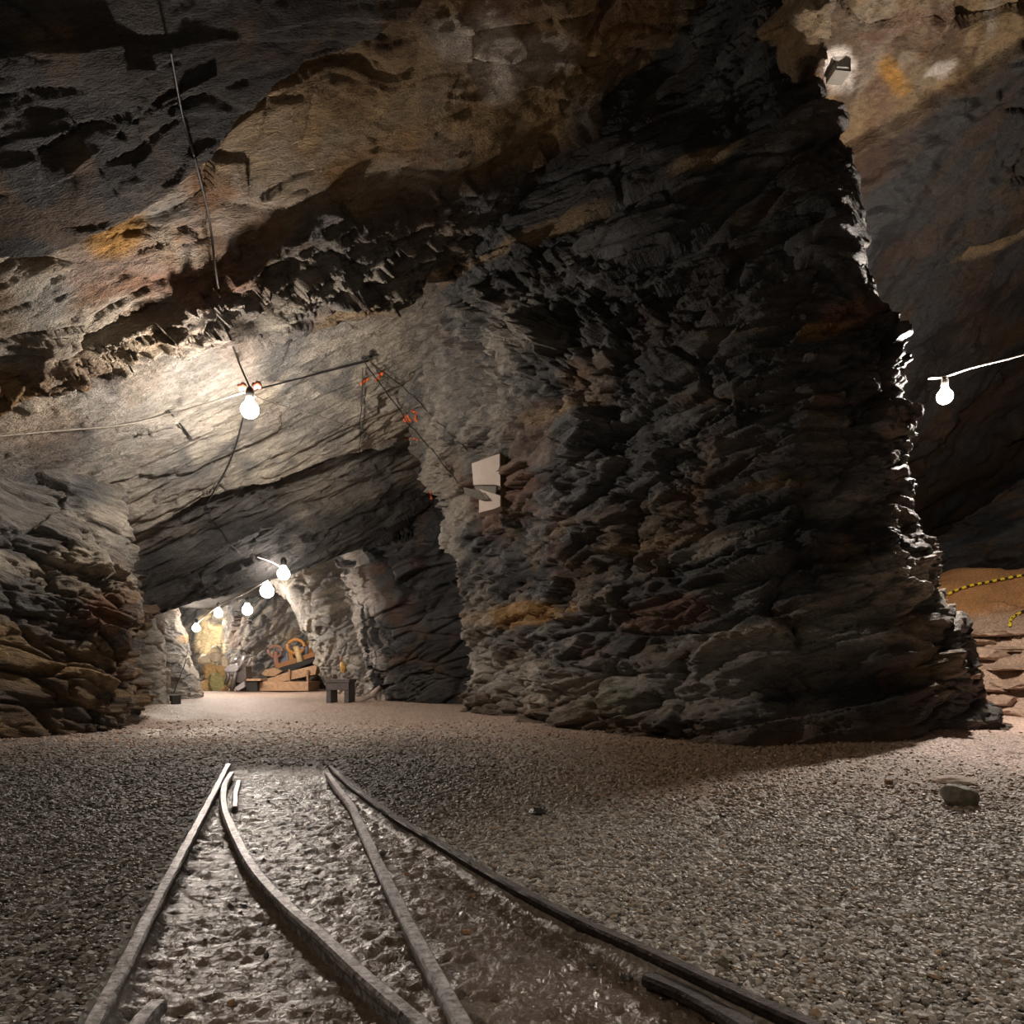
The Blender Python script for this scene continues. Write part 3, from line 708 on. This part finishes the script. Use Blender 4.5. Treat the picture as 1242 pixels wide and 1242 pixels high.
def short_rail(pts, label, mat, w=.045, z=RH):
    ln = smooth_line([fl(x, y, z) for x, y in pts]); o = rail_mesh(ln, w=w, seed=len(label)).build('rail', mat)
    tag(o, label, 'rail', 'mine track rails'); return o
short_rail([(192, 1212), (176, 1228), (164, 1244), (120, 1320)], 'short stub of rail end between the left rails at the bottom edge', M_rail, .036, .05)
short_rail([(786, 1180), (830, 1198), (880, 1225), (930, 1256), (1020, 1320)], 'short rusty guard rail lying left of the rightmost rail', M_rust, .045, .035)
short_rail([(290, 946), (286, 960), (285, 978)], 'tiny piece of guard rail beside the tip of the curved left rail', M_rail, .03, .03)

# ------------------------------------------------------------------ loose rocks
M_rock1 = simple('grey_loose_rock', (.12, .105, .075), .7, bump=.6, scale=25, var=.3)
M_rock2 = simple('pale_loose_rock', (.50, .40, .34), .8, bump=.5, scale=25)
M_rock3 = simple('dark_slate_chip', (.035, .033, .032), .35, bump=.5, scale=40)
M_rock4 = simple('brown_loose_rock', (.22, .12, .06), .7, bump=.5, scale=40)
M_slab = simple('sandstone_slab', (.34, .235, .17), .8, bump=.8, scale=14, var=.3)
def rock_obj(name, c, size, mat, seed, rot=0., label=None, cat='rock', group=None, facets=9, sub_=3):
    import bmesh
    rs = np.random.RandomState(seed)
    bm = bmesh.new(); bmesh.ops.create_icosphere(bm, subdivisions=sub_, radius=1)
    pl = rs.randn(facets, 3); pl /= np.linalg.norm(pl, axis=1)[:, None]; dd = .55+.35*rs.rand(facets)
    for v in bm.verts:
        p = np.array(v.co)
        for q, d in zip(pl, dd):
            e = p.dot(q)-d
            if e > 0: p = p-q*e*.95
        p[2] = max(p[2], -.55)
        v.co = p*(1+.04*rs.randn())
    R = rotz(rot)
    for v in bm.verts: v.co = R@(np.array(v.co)*np.array(size)/1.5)
    me = bpy.data.meshes.new(name); bm.to_mesh(me); bm.free(); me.materials.append(mat)
    zmin = min(v.co.z for v in me.vertices)
    o = bpy.data.objects.new(name, me); o.location = (c[0], c[1], c[2]-zmin-.006); put(o); return tag(o, label, cat, group)
def rock_px(px, py, w, h, mat, seed, label, name='loose_rock', group=None, rot=0., cat='rock', dep=1., z0=None):
    p, n = hit(px, py, 0.); z = p[2]; Y = p[1]; s = Y/F
    return rock_obj(name, (p[0], p[1]+w*s*.3*dep, z), (w*s*.75, w*s*.7*dep, h*s), mat, seed, rot, label, cat, group)
rock_px(1171, 977, 42, 30, M_rock1, 5, 'dark grey angular rock on the pale floor right of the pillar')
rock_px(1168, 951, 52, 9, M_rock2, 6, 'flat pale stone lying just behind the dark angular rock')
rock_px(1080, 951, 14, 8, M_rock4, 7, 'small brown stone near the shadow edge right of the pillar')
rock_px(651, 987, 24, 7, M_rock3, 8, 'dark flat stone chip in the gravel right of the tracks')
rock_px(566, 1132, 15, 7, M_rock4, 9, 'small tan stone between the straight and rightmost rails')
rock_px(280, 1220, 12, 11, M_rock4, 10, 'tan pebble on the mud near the bottom of the left track')
rock_px(322, 1162, 8, 9, M_rock3, 11, 'black pebble in the mud right of the leftmost rail', group=None)
rock_px(880, 1150+25, 16, 16, M_rock1, 12, 'grey upright stone touching the gravel side of the rightmost rail')
rock_px(802, 1202, 12, 12, M_rock3, 13, 'black stone beside the rusty guard rail')
rock_px(760, 1190, 26, 7, M_rock3, 14, 'flat black chip at the left end of the rusty guard rail')
rock_px(865, 1236, 28, 16, M_rock3, 15, 'larger black stone at the bottom beside the guard rail')
rock_px(718, 1172, 8, 8, M_rock3, 16, 'small black stone on the mud left of the rightmost rail')
rs = np.random.RandomState(21)
peb = [(x, y) for x, y in zip(rs.uniform(200, 640, 160), rs.uniform(960, 1235, 160))]
cnt = 0
for (x, y) in peb:
    p = fl(x, y)
    if not (side_x('A', p[1])+.07 < p[0] < side_x('D', p[1])-.08): continue
    if min(abs(p[0]-side_x(k, p[1])) for k in 'BC') < .05: continue
    if cnt >= 44: break
    w = rs.uniform(4, 8)*(1 if y > 1050 else .7); cnt += 1
    rock_px(x, y, w, w*.7, [M_rock3, M_rock1, M_rock3, M_rock4][cnt % 4], 100+cnt, 'small pebble on the wet mud between the rails', name='pebble', group='pebbles on the mud between the rails', cat='pebble')

# slabs of broken rock on the bank in the right passage
def slab(px, py, w, h, seed, label, mat=None, name='rock_slab', group='broken slabs on the right bank'):
    p, n = hit(px, py, 0.); s = p[1]/F; rs = np.random.RandomState(seed)
    return rock_obj(name, (p[0], p[1]+w*s*.15, p[2]-.01), (w*s*.72, w*s*.8, h*s*1.3), mat or M_slab, seed, (rs.rand()-.5)*1.2, label, 'rock slab', group, facets=12)
sl = [(1198, 800, 52, 12, 'broad rounded pale slab leaning on the pillar side of the bank'), (1222, 812, 60, 5, 'thin slab over the dark hollow on the bank'), (1236, 835, 60, 9, 'slab over the lowest dark hollow at the right picture edge'),
      (1215, 855, 46, 10, 'brown slab at the foot of the right bank'), (1190, 782, 40, 6, 'small pink slab under the sand near the pillar'), (1230, 790, 50, 7, 'slab at the right edge just under the top rubble'),
      (1180, 822, 26, 7, 'narrow slab wedged behind the pillar foot'), (1238, 868, 40, 8, 'low slab at the right picture edge near the floor'), (1205, 772, 70, 5, 'long thin ledge slab at the lower edge of the sand'),
      (1228, 770, 40, 8, 'dark-edged slab where the sand ends at right'), (1204, 838, 50, 6, 'grey slab between the two dark hollows'), (1225, 934, 46, 3, 'flat slate plate on the pale floor at right'), (1236, 915, 30, 4, 'second flat plate on the pale floor at the right edge')]
for i, a in enumerate(sl): slab(*a[:4], 900+i, a[4])

# ------------------------------------------------------------------ bench
M_wood = simple('old_dark_wood', (.10, .085, .085), .7, bump=.5, scale=18)
M_plank = simple('brown_plank', (.34, .21, .12), .75, bump=.4, scale=14)
M_black = simple('black_void_board', (.015, .013, .012), .8)
def build_bench():
    a = at(398, 850, 14.4); s = a[1]/F; W = 28*s; z = .46; g = float(floor_h(np.array([[a[0]]]), np.array([[a[1]]]))[0][0, 0])
    c = np.array([a[0]+W*.5, a[1]+.1, g]); R = rotz(-.12)
    root = empty('wooden_bench', c, 'small dark wooden bench in front of the calcite-white corner in the tunnel', 'bench')
    sub(root, MB().box(c+np.array([0, 0, z-.03]), (W*1.08, .44, .06), R).build('seat', M_wood, bevel=.006))
    for sx in (-1, 1): sub(root, MB().box(c+R@np.array([sx*W*.40, 0, (z-.06)/2]), (.09, .38, z-.06), R).build('leg', M_wood, bevel=.005))
    sub(root, MB().box(c+R@np.array([0, -.19, z-.12]), (W*1.02, .03, .17), R).build('apron', M_wood, bevel=.004))
build_bench()

# ------------------------------------------------------------------ timber stage and props in the far chamber
def stage():
    Yb = 20.6; s = Yb/F
    def B(x0, x1, y0, y1, Y, d):  # box from picture extents at depth Y
        p = at(x0, y1, Y); q = at(x1, y0, Y); return (p+q)/2+np.array([0, d/2, 0]), (q[0]-p[0], d, q[2]-p[2])
    base = at(335, 836, Yb); root = empty('timber_stage', (base[0], base[1], 0), 'low tiered platform of brown planks in the far chamber', 'platform')
    for (x0, x1, y0, y1, Y, d, mt, nm) in ((286, 312, 826, 838, 20.4, .5, M_black, 'black_step'), (310, 374, 827, 838, 20.6, 1.2, M_plank, 'lower_step'),
                                            (284, 316, 823.5, 826, 20.35, .6, M_plank, 'step_board')):
        c, sz = B(x0, x1, y0, y1, Y, d); sub(root, MB().box(c, sz).build(nm, mt, bevel=.01))
    # ramps rising to the right
    for (pts, Y, d, mt, nm) in (([(318, 832), (382, 818), (385, 806), (352, 814), (316, 826)], 21.2, .9, M_plank, 'ramp_side'),
                                 ([(325, 822), (350, 815), (382, 802), (384, 797), (345, 808), (318, 818)], 21.7, .8, M_black, 'dark_ramp_gap'),
                                 ([(317, 817), (322, 812), (333, 810), (342, 814), (333, 820), (322, 820)], 21.5, .5, M_plank, 'ramp_tip'),
                                 ([(336, 812), (382, 796), (382, 790), (334, 806)], 22.1, .5, simple('rusty_board', (.30, .14, .06), .8), 'upper_board')):
        sub(root, MB().prism([at(x, y, Y) for x, y in pts], (0, d, 0)).build(nm, mt))
    for x in (351, 373): sub(root, MB().tube([at(x, 828, 21.15), at(x, 812, 21.1)], .03, 6).build('stage_post', M_plank))
stage()
M_och = simple('ochre_board', (.45, .20, .05), .7, bump=.3); M_pw = simple('pale_turned_wood', (.55, .40, .20), .6); M_bl = simple('blue_grey_panel', (.12, .14, .18), .5); M_pink = simple('reddish_wood', (.28, .14, .10), .7)
def prop_post(px, ytop, ybot, Y, mt, r, label, lean):
    p = at(px+lean, ybot, Y); q = at(px, ytop, Y); root = empty('wooden_figure_post', p, label, 'post')
    sub(root, MB().tube([p, p*.5+q*.5, q], [r*1.4, r, r*1.1], 10).build('post', mt, smooth=True))
    n = 14; ring = [q+np.array([math.cos(a)*r*3, 0, math.sin(a)*r*2.4]) for a in np.linspace(0, 2*math.pi, n)]
    sub(root, MB().tube(ring, r*.6, 6, cap=False).build('ring_top', M_och if mt is M_pw else mt, smooth=True))
prop_post(359, 784, 805, 22.0, M_pw, .085, 'pale turned post with a round ring top on the platform', 6)
prop_post(334, 790, 814, 22.2, M_pink, .07, 'reddish post with a round top left of the pale one', 3)
def panel(x0, x1, y0, y1, Y, mt, name, label, dz=8):
    c = (at(x0, y1, Y)+at(x1, y0, Y))/2; w = (x1-x0)/F*Y; h = (y1-y0)/F*Y
    R = roty(-.15); o = MB().box(c, (w, .06, h), R).build(name, mt, origin=c, bevel=.008); return tag(o, label, 'board')
panel(338, 350, 790, 806, 22.45, M_bl, 'display_board', 'blue-grey board between the two ring-topped posts')
panel(350, 356, 788, 806, 22.5, M_och, 'display_board', 'narrow ochre board behind the pale turned post')
panel(363, 374, 784, 799, 22.5, M_bl, 'display_board', 'blue-grey board right of the pale turned post')
panel(374, 383, 777, 797, 22.6, M_och, 'display_board', 'ochre board touching the grey rock face')

# grey machine at the left of the platform
M_mach = simple('scuffed_grey_metal', (.42, .40, .42), .4, .6, bump=.3); M_mdark = simple('dark_machine_metal', (.10, .085, .08), .5, .5)
def machine():
    Y = 20.2; c = at(290, 838, Y); root = empty('drill_machine', (c[0], c[1], 0), 'grey metal mining machine with angled pipes left of the platform', 'machine')
    def P(x, y, dy=0.): p = at(x, y, Y); p[1] += dy; return p
    sub(root, MB().prism([P(271, 812), (P(277, 807)), P(287, 804), P(290, 811), P(286, 815), P(274, 815)], (0, .8, 0)).build('hood', M_mach, bevel=.02))
    sub(root, MB().prism([P(283, 815, .1), P(296, 808, .1), P(297, 824, .1), P(290, 829, .1), P(279, 826, .1)], (0, .5, 0)).build('body', M_mdark, bevel=.02))
    for q in ([P(281, 838), P(283, 826), P(286, 815)], [P(274, 830), P(277, 820), P(275, 815)], [P(288, 836, .4), P(292, 826, .4)]): sub(root, MB().tube(q, .06, 8).build('leg', M_mdark, smooth=True))
    for q in ([P(290, 810), P(294, 801), P(296, 795)], [P(297, 808, .2), P(301, 800, .2), P(302, 794, .2)], [P(281, 804), P(284, 800), P(288, 799)]): sub(root, MB().tube(q, .045, 8).build('pipe', M_mach, smooth=True))
    sub(root, MB().prism([P(285, 834), P(296, 826), P(297, 833), P(288, 838)], (0, .1, 0)).build('guard_plate', M_mach))
machine()
# heap of ochre rocks at far left of the chamber
M_hr = [simple('ochre_rubble', (.42, .27, .12), .8, bump=.5), simple('mossy_rubble', (.24, .21, .09), .85, bump=.6), simple('pale_rubble', (.55, .46, .34), .8, bump=.5)]
hr = [(248, 832, 22, 14, 0), (262, 830, 24, 22, 1), (240, 836, 16, 8, 0), (256, 812, 18, 14, 0), (268, 814, 16, 12, 0), (250, 800, 16, 10, 2), (262, 797, 18, 12, 2), (272, 805, 12, 14, 2), (270, 836, 14, 8, 0), (255, 820, 14, 10, 0), (274, 826, 12, 12, 1), (262, 788, 12, 8, 2)]
where = ['lowest left', 'mossy green middle', 'flat outermost left', 'upper left orange', 'upper middle orange', 'left pale top', 'topmost broad pale', 'pale nearest', 'low one in front of the machine', 'small central orange', 'green one beside the machine', 'highest small pale']
for i, (px, py, w, h, k) in enumerate(hr):
    Y = 22.6 - (py-790)*.02; p = at(px, py+h*.5, Y); s = Y/F
    rock_obj('rubble_rock', (p[0], p[1], max(p[2], -.05)), (w*s*.8, w*s*.9, h*s*1.1), M_hr[k], 300+i, i, where[i]+' rock of the ochre heap in the far chamber', 'rock', 'rubble heap in the far chamber')
# small things on the tunnel floor
o = MB().box(at(208, 859, 13.6)*np.array([1, 1, 0])+np.array([0, 0, .12]), (.20, .35, .2)).build('dark_block', M_black, bevel=.01); tag(o, 'small black block at the foot of the left buttress', 'block')
p = fl(444, 853); root = None
o = MB().tube([p+np.array([-.1, -.4, .06]), p+np.array([.12, -.1, .16]), p+np.array([.28, 0, .34])], [.05, .06, .035], 8).build('pale_stick', M_rock2, smooth=True); tag(o, 'pale broken log leaning at the foot of the white corner', 'log')
p, n = hit(417, 812, .05)
root = empty('wall_lantern', p, 'small brown and yellow lantern on the grey rock above the bench', 'lantern')
s = p[1]/F
sub(root, MB().lathe([(.03, 0), (.06, .1), (.07, .22), (.05, .26)], p-np.array([0, .05, .1]), 12).build('yellow_body', simple('yellow_plastic', (.7, .42, .10), .5), smooth=True))
sub(root, MB().lathe([(.07, 0), (.08, .08), (.04, .16)], p+np.array([0, -.05, .17]), 12).build('brown_cap', M_pink, smooth=True))

# ------------------------------------------------------------------ lamps
M_sock = simple('black_socket', (.02, .02, .02), .5); M_cord = simple('black_cable', (.012, .012, .012), .55)
M_ccord = simple('pale_cable', (.45, .40, .36), .5); M_ins = simple('red_insulator', (.30, .07, .04), .4)
def bulb_mat(name, col, strength):
    m = bpy.data.materials.new(name); m.use_nodes = True; nt = m.node_tree; nt.nodes.clear()
    e = nt.nodes.new('ShaderNodeEmission'); e.inputs[0].default_value = (*col, 1); e.inputs[1].default_value = strength
    o = nt.nodes.new('ShaderNodeOutputMaterial'); nt.links.new(e.outputs[0], o.inputs[0]); return m
def lamp(px, py, Y, r, strength, label, col=(1, .88, .77), top=None, cordlen=.25):
    c = at(px, py, Y); root = empty('hanging_lamp', c+np.array([0, 0, r*1.9]), label, 'lamp', 'bare bulbs strung through the mine')
    prof = [(r*.02, -r)]+[(r*math.cos(a), r*math.sin(a)) for a in np.linspace(-1.4, .9, 10)]+[(r*.42, r*1.15), (r*.36, r*1.4)]
    bo = MB().lathe(prof, c, 16).build('bulb', bulb_mat('bulb_glow', col, strength), smooth=True)
    so = sub(root, MB().lathe([(r*.45, r*1.3), (r*.5, r*1.5), (r*.48, r*2.3), (r*.2, r*2.7)], c, 12).build('socket', M_sock, smooth=True)); bo.parent = so
    t = c+np.array([0, 0, cordlen+r*2]) if top is None else np.array(top)
    sub(root, MB().tube([c+np.array([0, 0, r*2.6]), t*.5+(c+np.array([.01, 0, r*2.6]))*.5, t], .006, 6).build('cord', M_cord))
    return c
b1 = lamp(303, 497, 7.75, .09, 500, 'brightest bare bulb hanging under the pale slate slab at left', top=at(303, 470, 7.8))
b2 = lamp(1146, 481, 9.2, .09, 1900, 'lone bare bulb in the dark right passage', top=at(1146, 459, 9.2))
b3 = lamp(344, 696, 11.6, .095, 90, 'topmost of the bulbs in the tunnel row', top=at(342, 688, 11.7))
b4 = lamp(324, 717, 13.3, .12, 85, 'second tunnel bulb, below and left of the topmost', top=at(322, 708, 13.2))
b5 = lamp(300, 740, 18.2, .12, 260, 'tunnel bulb hanging over the machine', top=at(299, 734, 18.2))
b6 = lamp(265, 744, 18.5, .10, 220, 'small tunnel bulb against the far dark slate', top=at(265, 737, 17.))
b7 = lamp(238, 762, 23.2, .11, 330, 'leftmost and farthest bulb beside the bright ochre rock', top=at(238, 757, 23.2))

def cable(pts, r, label, name='power_cable', mat=None, cat='cable', n=60, group='cables along the roof'):
    A = arclen(np.array(pts), n); o = MB().tube(list(A), r, 6).build(name, mat or M_cord, smooth=True); return tag(o, label, cat, group)
def hline(pts, off=.05, m=6):
    out = []
    for (a, b) in zip(pts[:-1], pts[1:]):
        for t in np.linspace(0, 1, m, endpoint=False): out.append(hit(a[0]+(b[0]-a[0])*t, a[1]+(b[1]-a[1])*t, off)[0])
    out.append(hit(*pts[-1], off)[0]); return out
cable([hit(206, 62, .04)[0], hit(222, 140, .04)[0], hit(236, 190, .05)[0]], .010, 'dark cable crossing the upper dark slab at the top left')
cable([hit(236, 190, .05)[0], hit(250, 265, .10)[0], hit(264, 345, .10)[0], at(276, 400, 8.1), at(290, 440, 8.3), at(303, 470, 7.8)], .011, 'dark cable running from the dark slab down to the brightest bulb', mat=simple('dusty_cable', (.03, .025, .02), .7))
cable([hit(-40, 532, .1)[0], hit(60, 520, .08)[0], hit(150, 512, .08)[0], hit(212, 502, .08)[0], at(303, 474, 7.8)], .008, 'thin cable from the left edge to the brightest bulb', mat=simple('grey_cable', (.2, .18, .15), .6))
cable([at(303, 474, 7.8), hit(340, 466, .08)[0], hit(445, 437, .06)[0]], .010, 'dark cable from the brightest bulb to the roof bracket at its right')
cable(hline([(440, 437), (470, 478), (510, 530), (562, 592)], .06, 7), .008, 'black cable dropping from the roof bracket to the pale box')
cable(hline([(450, 440), (470, 455), (500, 478), (540, 520), (566, 545)], .05, 5), .007, 'second wavy wire right of the black cable to the pale box')
cable([at(303, 478, 7.8), hit(335, 488, .1)[0], hit(420, 515, .06)[0], hit(482, 535, .06)[0]], .005, 'very thin wire from the brightest bulb toward the tunnel corner', mat=simple('grey_wire', (.3, .27, .22), .6))
cable([b1+np.array([-.05, 0, -.02]), hit(280, 550, .08)[0], hit(262, 590, .06)[0], hit(249, 612, .05)[0]], .010, 'dark cable slanting from the brightest bulb down to the slab lip')
cable(hline([(250, 618), (265, 640), (280, 660), (292, 672)], .04, 5), .006, 'thin wire continuing from the slab lip into the tunnel')
cable(hline([(439, 445), (437, 500), (436, 548)], .04, 6), .006, 'thin wire hanging straight down the pale slab')
cable([hit(204, 497, .03)[0], hit(222, 520, .03)[0], hit(232, 532, .03)[0]], .010, 'short dark strap on the pale slab left of the bulb')
cable([at(344, 690, 11.7), at(330, 700, 12.6), at(300, 718, 14.8), at(265, 735, 17), at(238, 757, 23.2)], .014, 'pale cable carrying the row of tunnel bulbs', mat=M_ccord, group='cables of the tunnel and passage')
cable([hit(312, 676, .03)[0], at(330, 682, 11.6), at(344, 690, 11.7)], .008, 'short pale cable from the roof to the topmost tunnel bulb', mat=M_ccord, group='cables of the tunnel and passage')
cable([at(1126, 459, 9.2), at(1146, 457, 9.2), at(1180, 446, 8.8), at(1242, 430, 8.2), at(1330, 400, 7.5)], .010, 'taut pale cable holding the bulb of the right passage', mat=M_ccord, group='cables of the tunnel and passage')
cable([at(238, 757, 23.2), at(228, 792, 17.2), hit(222, 812, .06)[0], hit(210, 842, .06)[0]], .012, 'dark hose hanging down the left buttress from the farthest bulb', group='cables of the tunnel and passage')
# insulators and brackets
for (px, py, lab) in ((294, 469, 'left red insulator above the brightest bulb'), (312, 467, 'right red insulator above the brightest bulb')):
    c = at(px, py, 7.8); o = MB().lathe([(.02, -.045), (.04, -.04), (.03, -.01), (.045, .01), (.03, .04)], (0, 0, 0), 12).build('insulator', M_ins, smooth=True); o.location = c; o.rotation_euler = (0, 1.3, 0); tag(o, lab, 'insulator', 'cable insulators')
p, n = hit(445, 434, .03); root = empty('roof_bracket', p, 'small black bracket on the pale slab where the cables split', 'bracket')
sub(root, MB().box(p, (.14, .03, .03), roty(-.2)).build('arm', M_sock)); sub(root, MB().box(p+np.array([.05, 0, .04]), (.03, .03, .10)).build('hook', M_sock))
p, n = hit(250, 619, .03); root = empty('roof_bracket', p, 'dark cable clamp at the lip of the slab', 'bracket')
sub(root, MB().box(p, (.12, .04, .04), roty(-.3)).build('arm', M_sock)); sub(root, MB().lathe([(.02, -.04), (.035, 0), (.02, .04)], p+np.array([-.07, -.02, .03]), 10).build('insulator', M_ins, smooth=True))

# ------------------------------------------------------------------ pale box on the pillar
M_box = simple('pale_painted_metal', (.50, .42, .37), .6, var=.08, scale=8, bump=.15); M_bdark = simple('grey_housing', (.16, .145, .12), .6, var=.15)
def pale_box():
    p0, n = hit(592, 590, 0.); Y = min(p0[1], hit(575, 560, 0)[0][1], hit(606, 560, 0)[0][1], hit(604, 580, 0)[0][1], hit(604, 605, 0)[0][1])-.12
    def P(x, y, d=0.): return at(x, y, Y+d)
    c = P(590, 590); root = empty('wall_box', c, 'pale broken-fronted metal box fixed to the pillar by the tunnel corner', 'box')
    dv = (.03, .26, 0)
    sub(root, MB().prism([P(572, 562), P(606, 550), P(607, 590), P(602, 588), P(574, 588)], dv).build('upper_panel', M_box, bevel=.004))
    sub(root, MB().prism([P(575, 589, .04), P(602, 588, .04), P(601, 600, .04), P(580, 598, .04)], (.02, .1, 0)).build('inner_housing', M_bdark))
    sub(root, MB().prism([P(581, 593), P(600, 599), P(607, 601), P(607, 614), P(600, 617), P(581, 622), P(581, 606), P(592, 604)], dv).build('lower_panel', M_box, bevel=.004))
    sub(root, MB().prism([P(562, 591, -.10), P(581, 595, -.06), P(593, 606, -.04), P(582, 606, -.05), P(564, 599, -.10)], (.01, .03, 0)).build('bracket', M_bdark, bevel=.003))
    sub(root, MB().prism([P(606, 548, .10), P(613, 553, .16), P(615, 612, .16), P(607, 614, .1)], (.0, .06, 0)).build('side_plate', simple('dark_olive_side', (.12, .09, .03), .8)))  # plate along the right edge, plain dark olive
pale_box()
p = at(1011, 93, 8.0); p2, n = hit(1011, 93, .0); p = p2
root = empty('junction_box', p, 'grey square box on the rock high beside the top of the pillar', 'box'); s = p[1]/F
sub(root, MB().box(p-np.array([0, .12, 0]), (20*s, .2, 24*s), rotz(.1)).build('housing', M_bdark, bevel=.01)); sub(root, MB().box(p-np.array([0, .23, 0]), (15*s, .03, 19*s), rotz(.1)).build('cover', simple('grey_cover', (.17, .17, .16), .5), bevel=.004))

# ------------------------------------------------------------------ orange paint marks
M_paint = simple('orange_spray_paint', (.75, .15, .035), .6, var=.35, scale=60)
def paint(strokes, par, w):
    mb = MB()
    for st in strokes:
        pts = []
        for (a, b) in zip(st[:-1], st[1:]):
            for t in np.linspace(0, 1, 5, endpoint=False): pts.append(hit(a[0]+(b[0]-a[0])*t, a[1]+(b[1]-a[1])*t, .006))
        pts.append(hit(*st[-1], .006)); V = []
        for i, (p, n) in enumerate(pts):
            t = pts[min(i+1, len(pts)-1)][0]-pts[max(i-1, 0)][0]; sd = np.cross(t, n); sd /= np.linalg.norm(sd)+1e-9
            V += [p-sd*w/2, p+sd*w/2, p+sd*w/2+n*.004, p-sd*w/2+n*.004]
        m = len(pts); mb.add(V, [(4*i+k, 4*i+(k+1) % 4, 4*i+4+(k+1) % 4, 4*i+4+k) for i in range(m-1) for k in range(4)]+[(0, 1, 2, 3), (4*m-1, 4*m-2, 4*m-3, 4*m-4)])
    o = mb.build('paint_mark', M_paint, par); o['label'] = 'orange spray paint mark'; return o
paint([[(490, 504), (494, 511)], [(494, 504), (498, 511)], [(499, 498), (505, 501), (503, 507), (506, 512)], [(489, 509), (496, 512)]], pillar, .03)
paint([[(437, 466), (447, 459)], [(455, 462), (461, 456), (465, 450)], [(458, 453), (464, 450)]], ceiling, .035)
paint([[(490, 533), (500, 531), (507, 534)]], pillar, .025); paint([[(522, 596), (523, 606)]], pillar, .04)

# ------------------------------------------------------------------ yellow and black barrier tape
M_yel = simple('yellow_tape', (.85, .62, .04), .45, var=.05); M_blk = simple('black_tape', (.02, .02, .02), .5)
def tape(pts, label, n=24):
    P = []
    for x, y in pts: q, _ = hit(x, y, .06); P.append(q)
    A = arclen(np.array(P), n); root = empty('barrier_chain', A[0], label, 'barrier', 'yellow and black barrier chain')
    for i in range(n-1):
        a, b = A[i], A[i+1]; yel = i % 2 == 0
        o = MB().tube([a+(b-a)*.02, a*.5+b*.5, a+(b-a)*.98], .028 if yel else .018, 6).build('yellow_link' if yel else 'black_link', M_yel if yel else M_blk); sub(root, o)
tape([(1150, 722), (1163, 716), (1180, 711), (1205, 706), (1230, 701), (1260, 696)], 'yellow and black chain along the top of the sand bank')
tape([(1225, 760), (1227, 752), (1232, 747), (1240, 742)], 'short end of yellow and black chain lying lower on the sand', 9)

# ------------------------------------------------------------------ lights outside the picture (lamps behind the photographer)
def plight(loc, power, col, r=.08):
    l = bpy.data.lights.new('mine_lamp', 'POINT'); l.energy = power; l.color = col; l.shadow_soft_size = r
    o = bpy.data.objects.new('mine_lamp', l); o.location = loc; put(o)
plight((2.4, -1.0, 1.8), 42, (1, .86, .70), .2)
plight((-2.0, .2, 2.2), 48, (1, .82, .64), .12)
W = bpy.data.worlds.new('World'); S.world = W; W.use_nodes = True
W.node_tree.nodes['Background'].inputs[0].default_value = (.9, .8, .75, 1); W.node_tree.nodes['Background'].inputs[1].default_value = .0

cam = bpy.data.cameras.new('Camera'); co = bpy.data.objects.new('Camera', cam); put(co)
cam.sensor_width = 36; cam.sensor_fit = 'HORIZONTAL'; cam.lens = 36*F/1242; cam.shift_y = (HY-621)/1242
co.location = (0, 0, HC); co.rotation_euler = (math.pi/2, 0, 0); cam.clip_start = .05; S.camera = co
S.view_settings.view_transform = 'Standard'; S.view_settings.look = 'None'; S.view_settings.exposure = 1.0; S.view_settings.gamma = 1
S.view_settings.use_curve_mapping = False
S.cycles.use_denoising = True; S.cycles.max_bounces = 6; S.cycles.diffuse_bounces = 3; S.cycles.glossy_bounces = 2
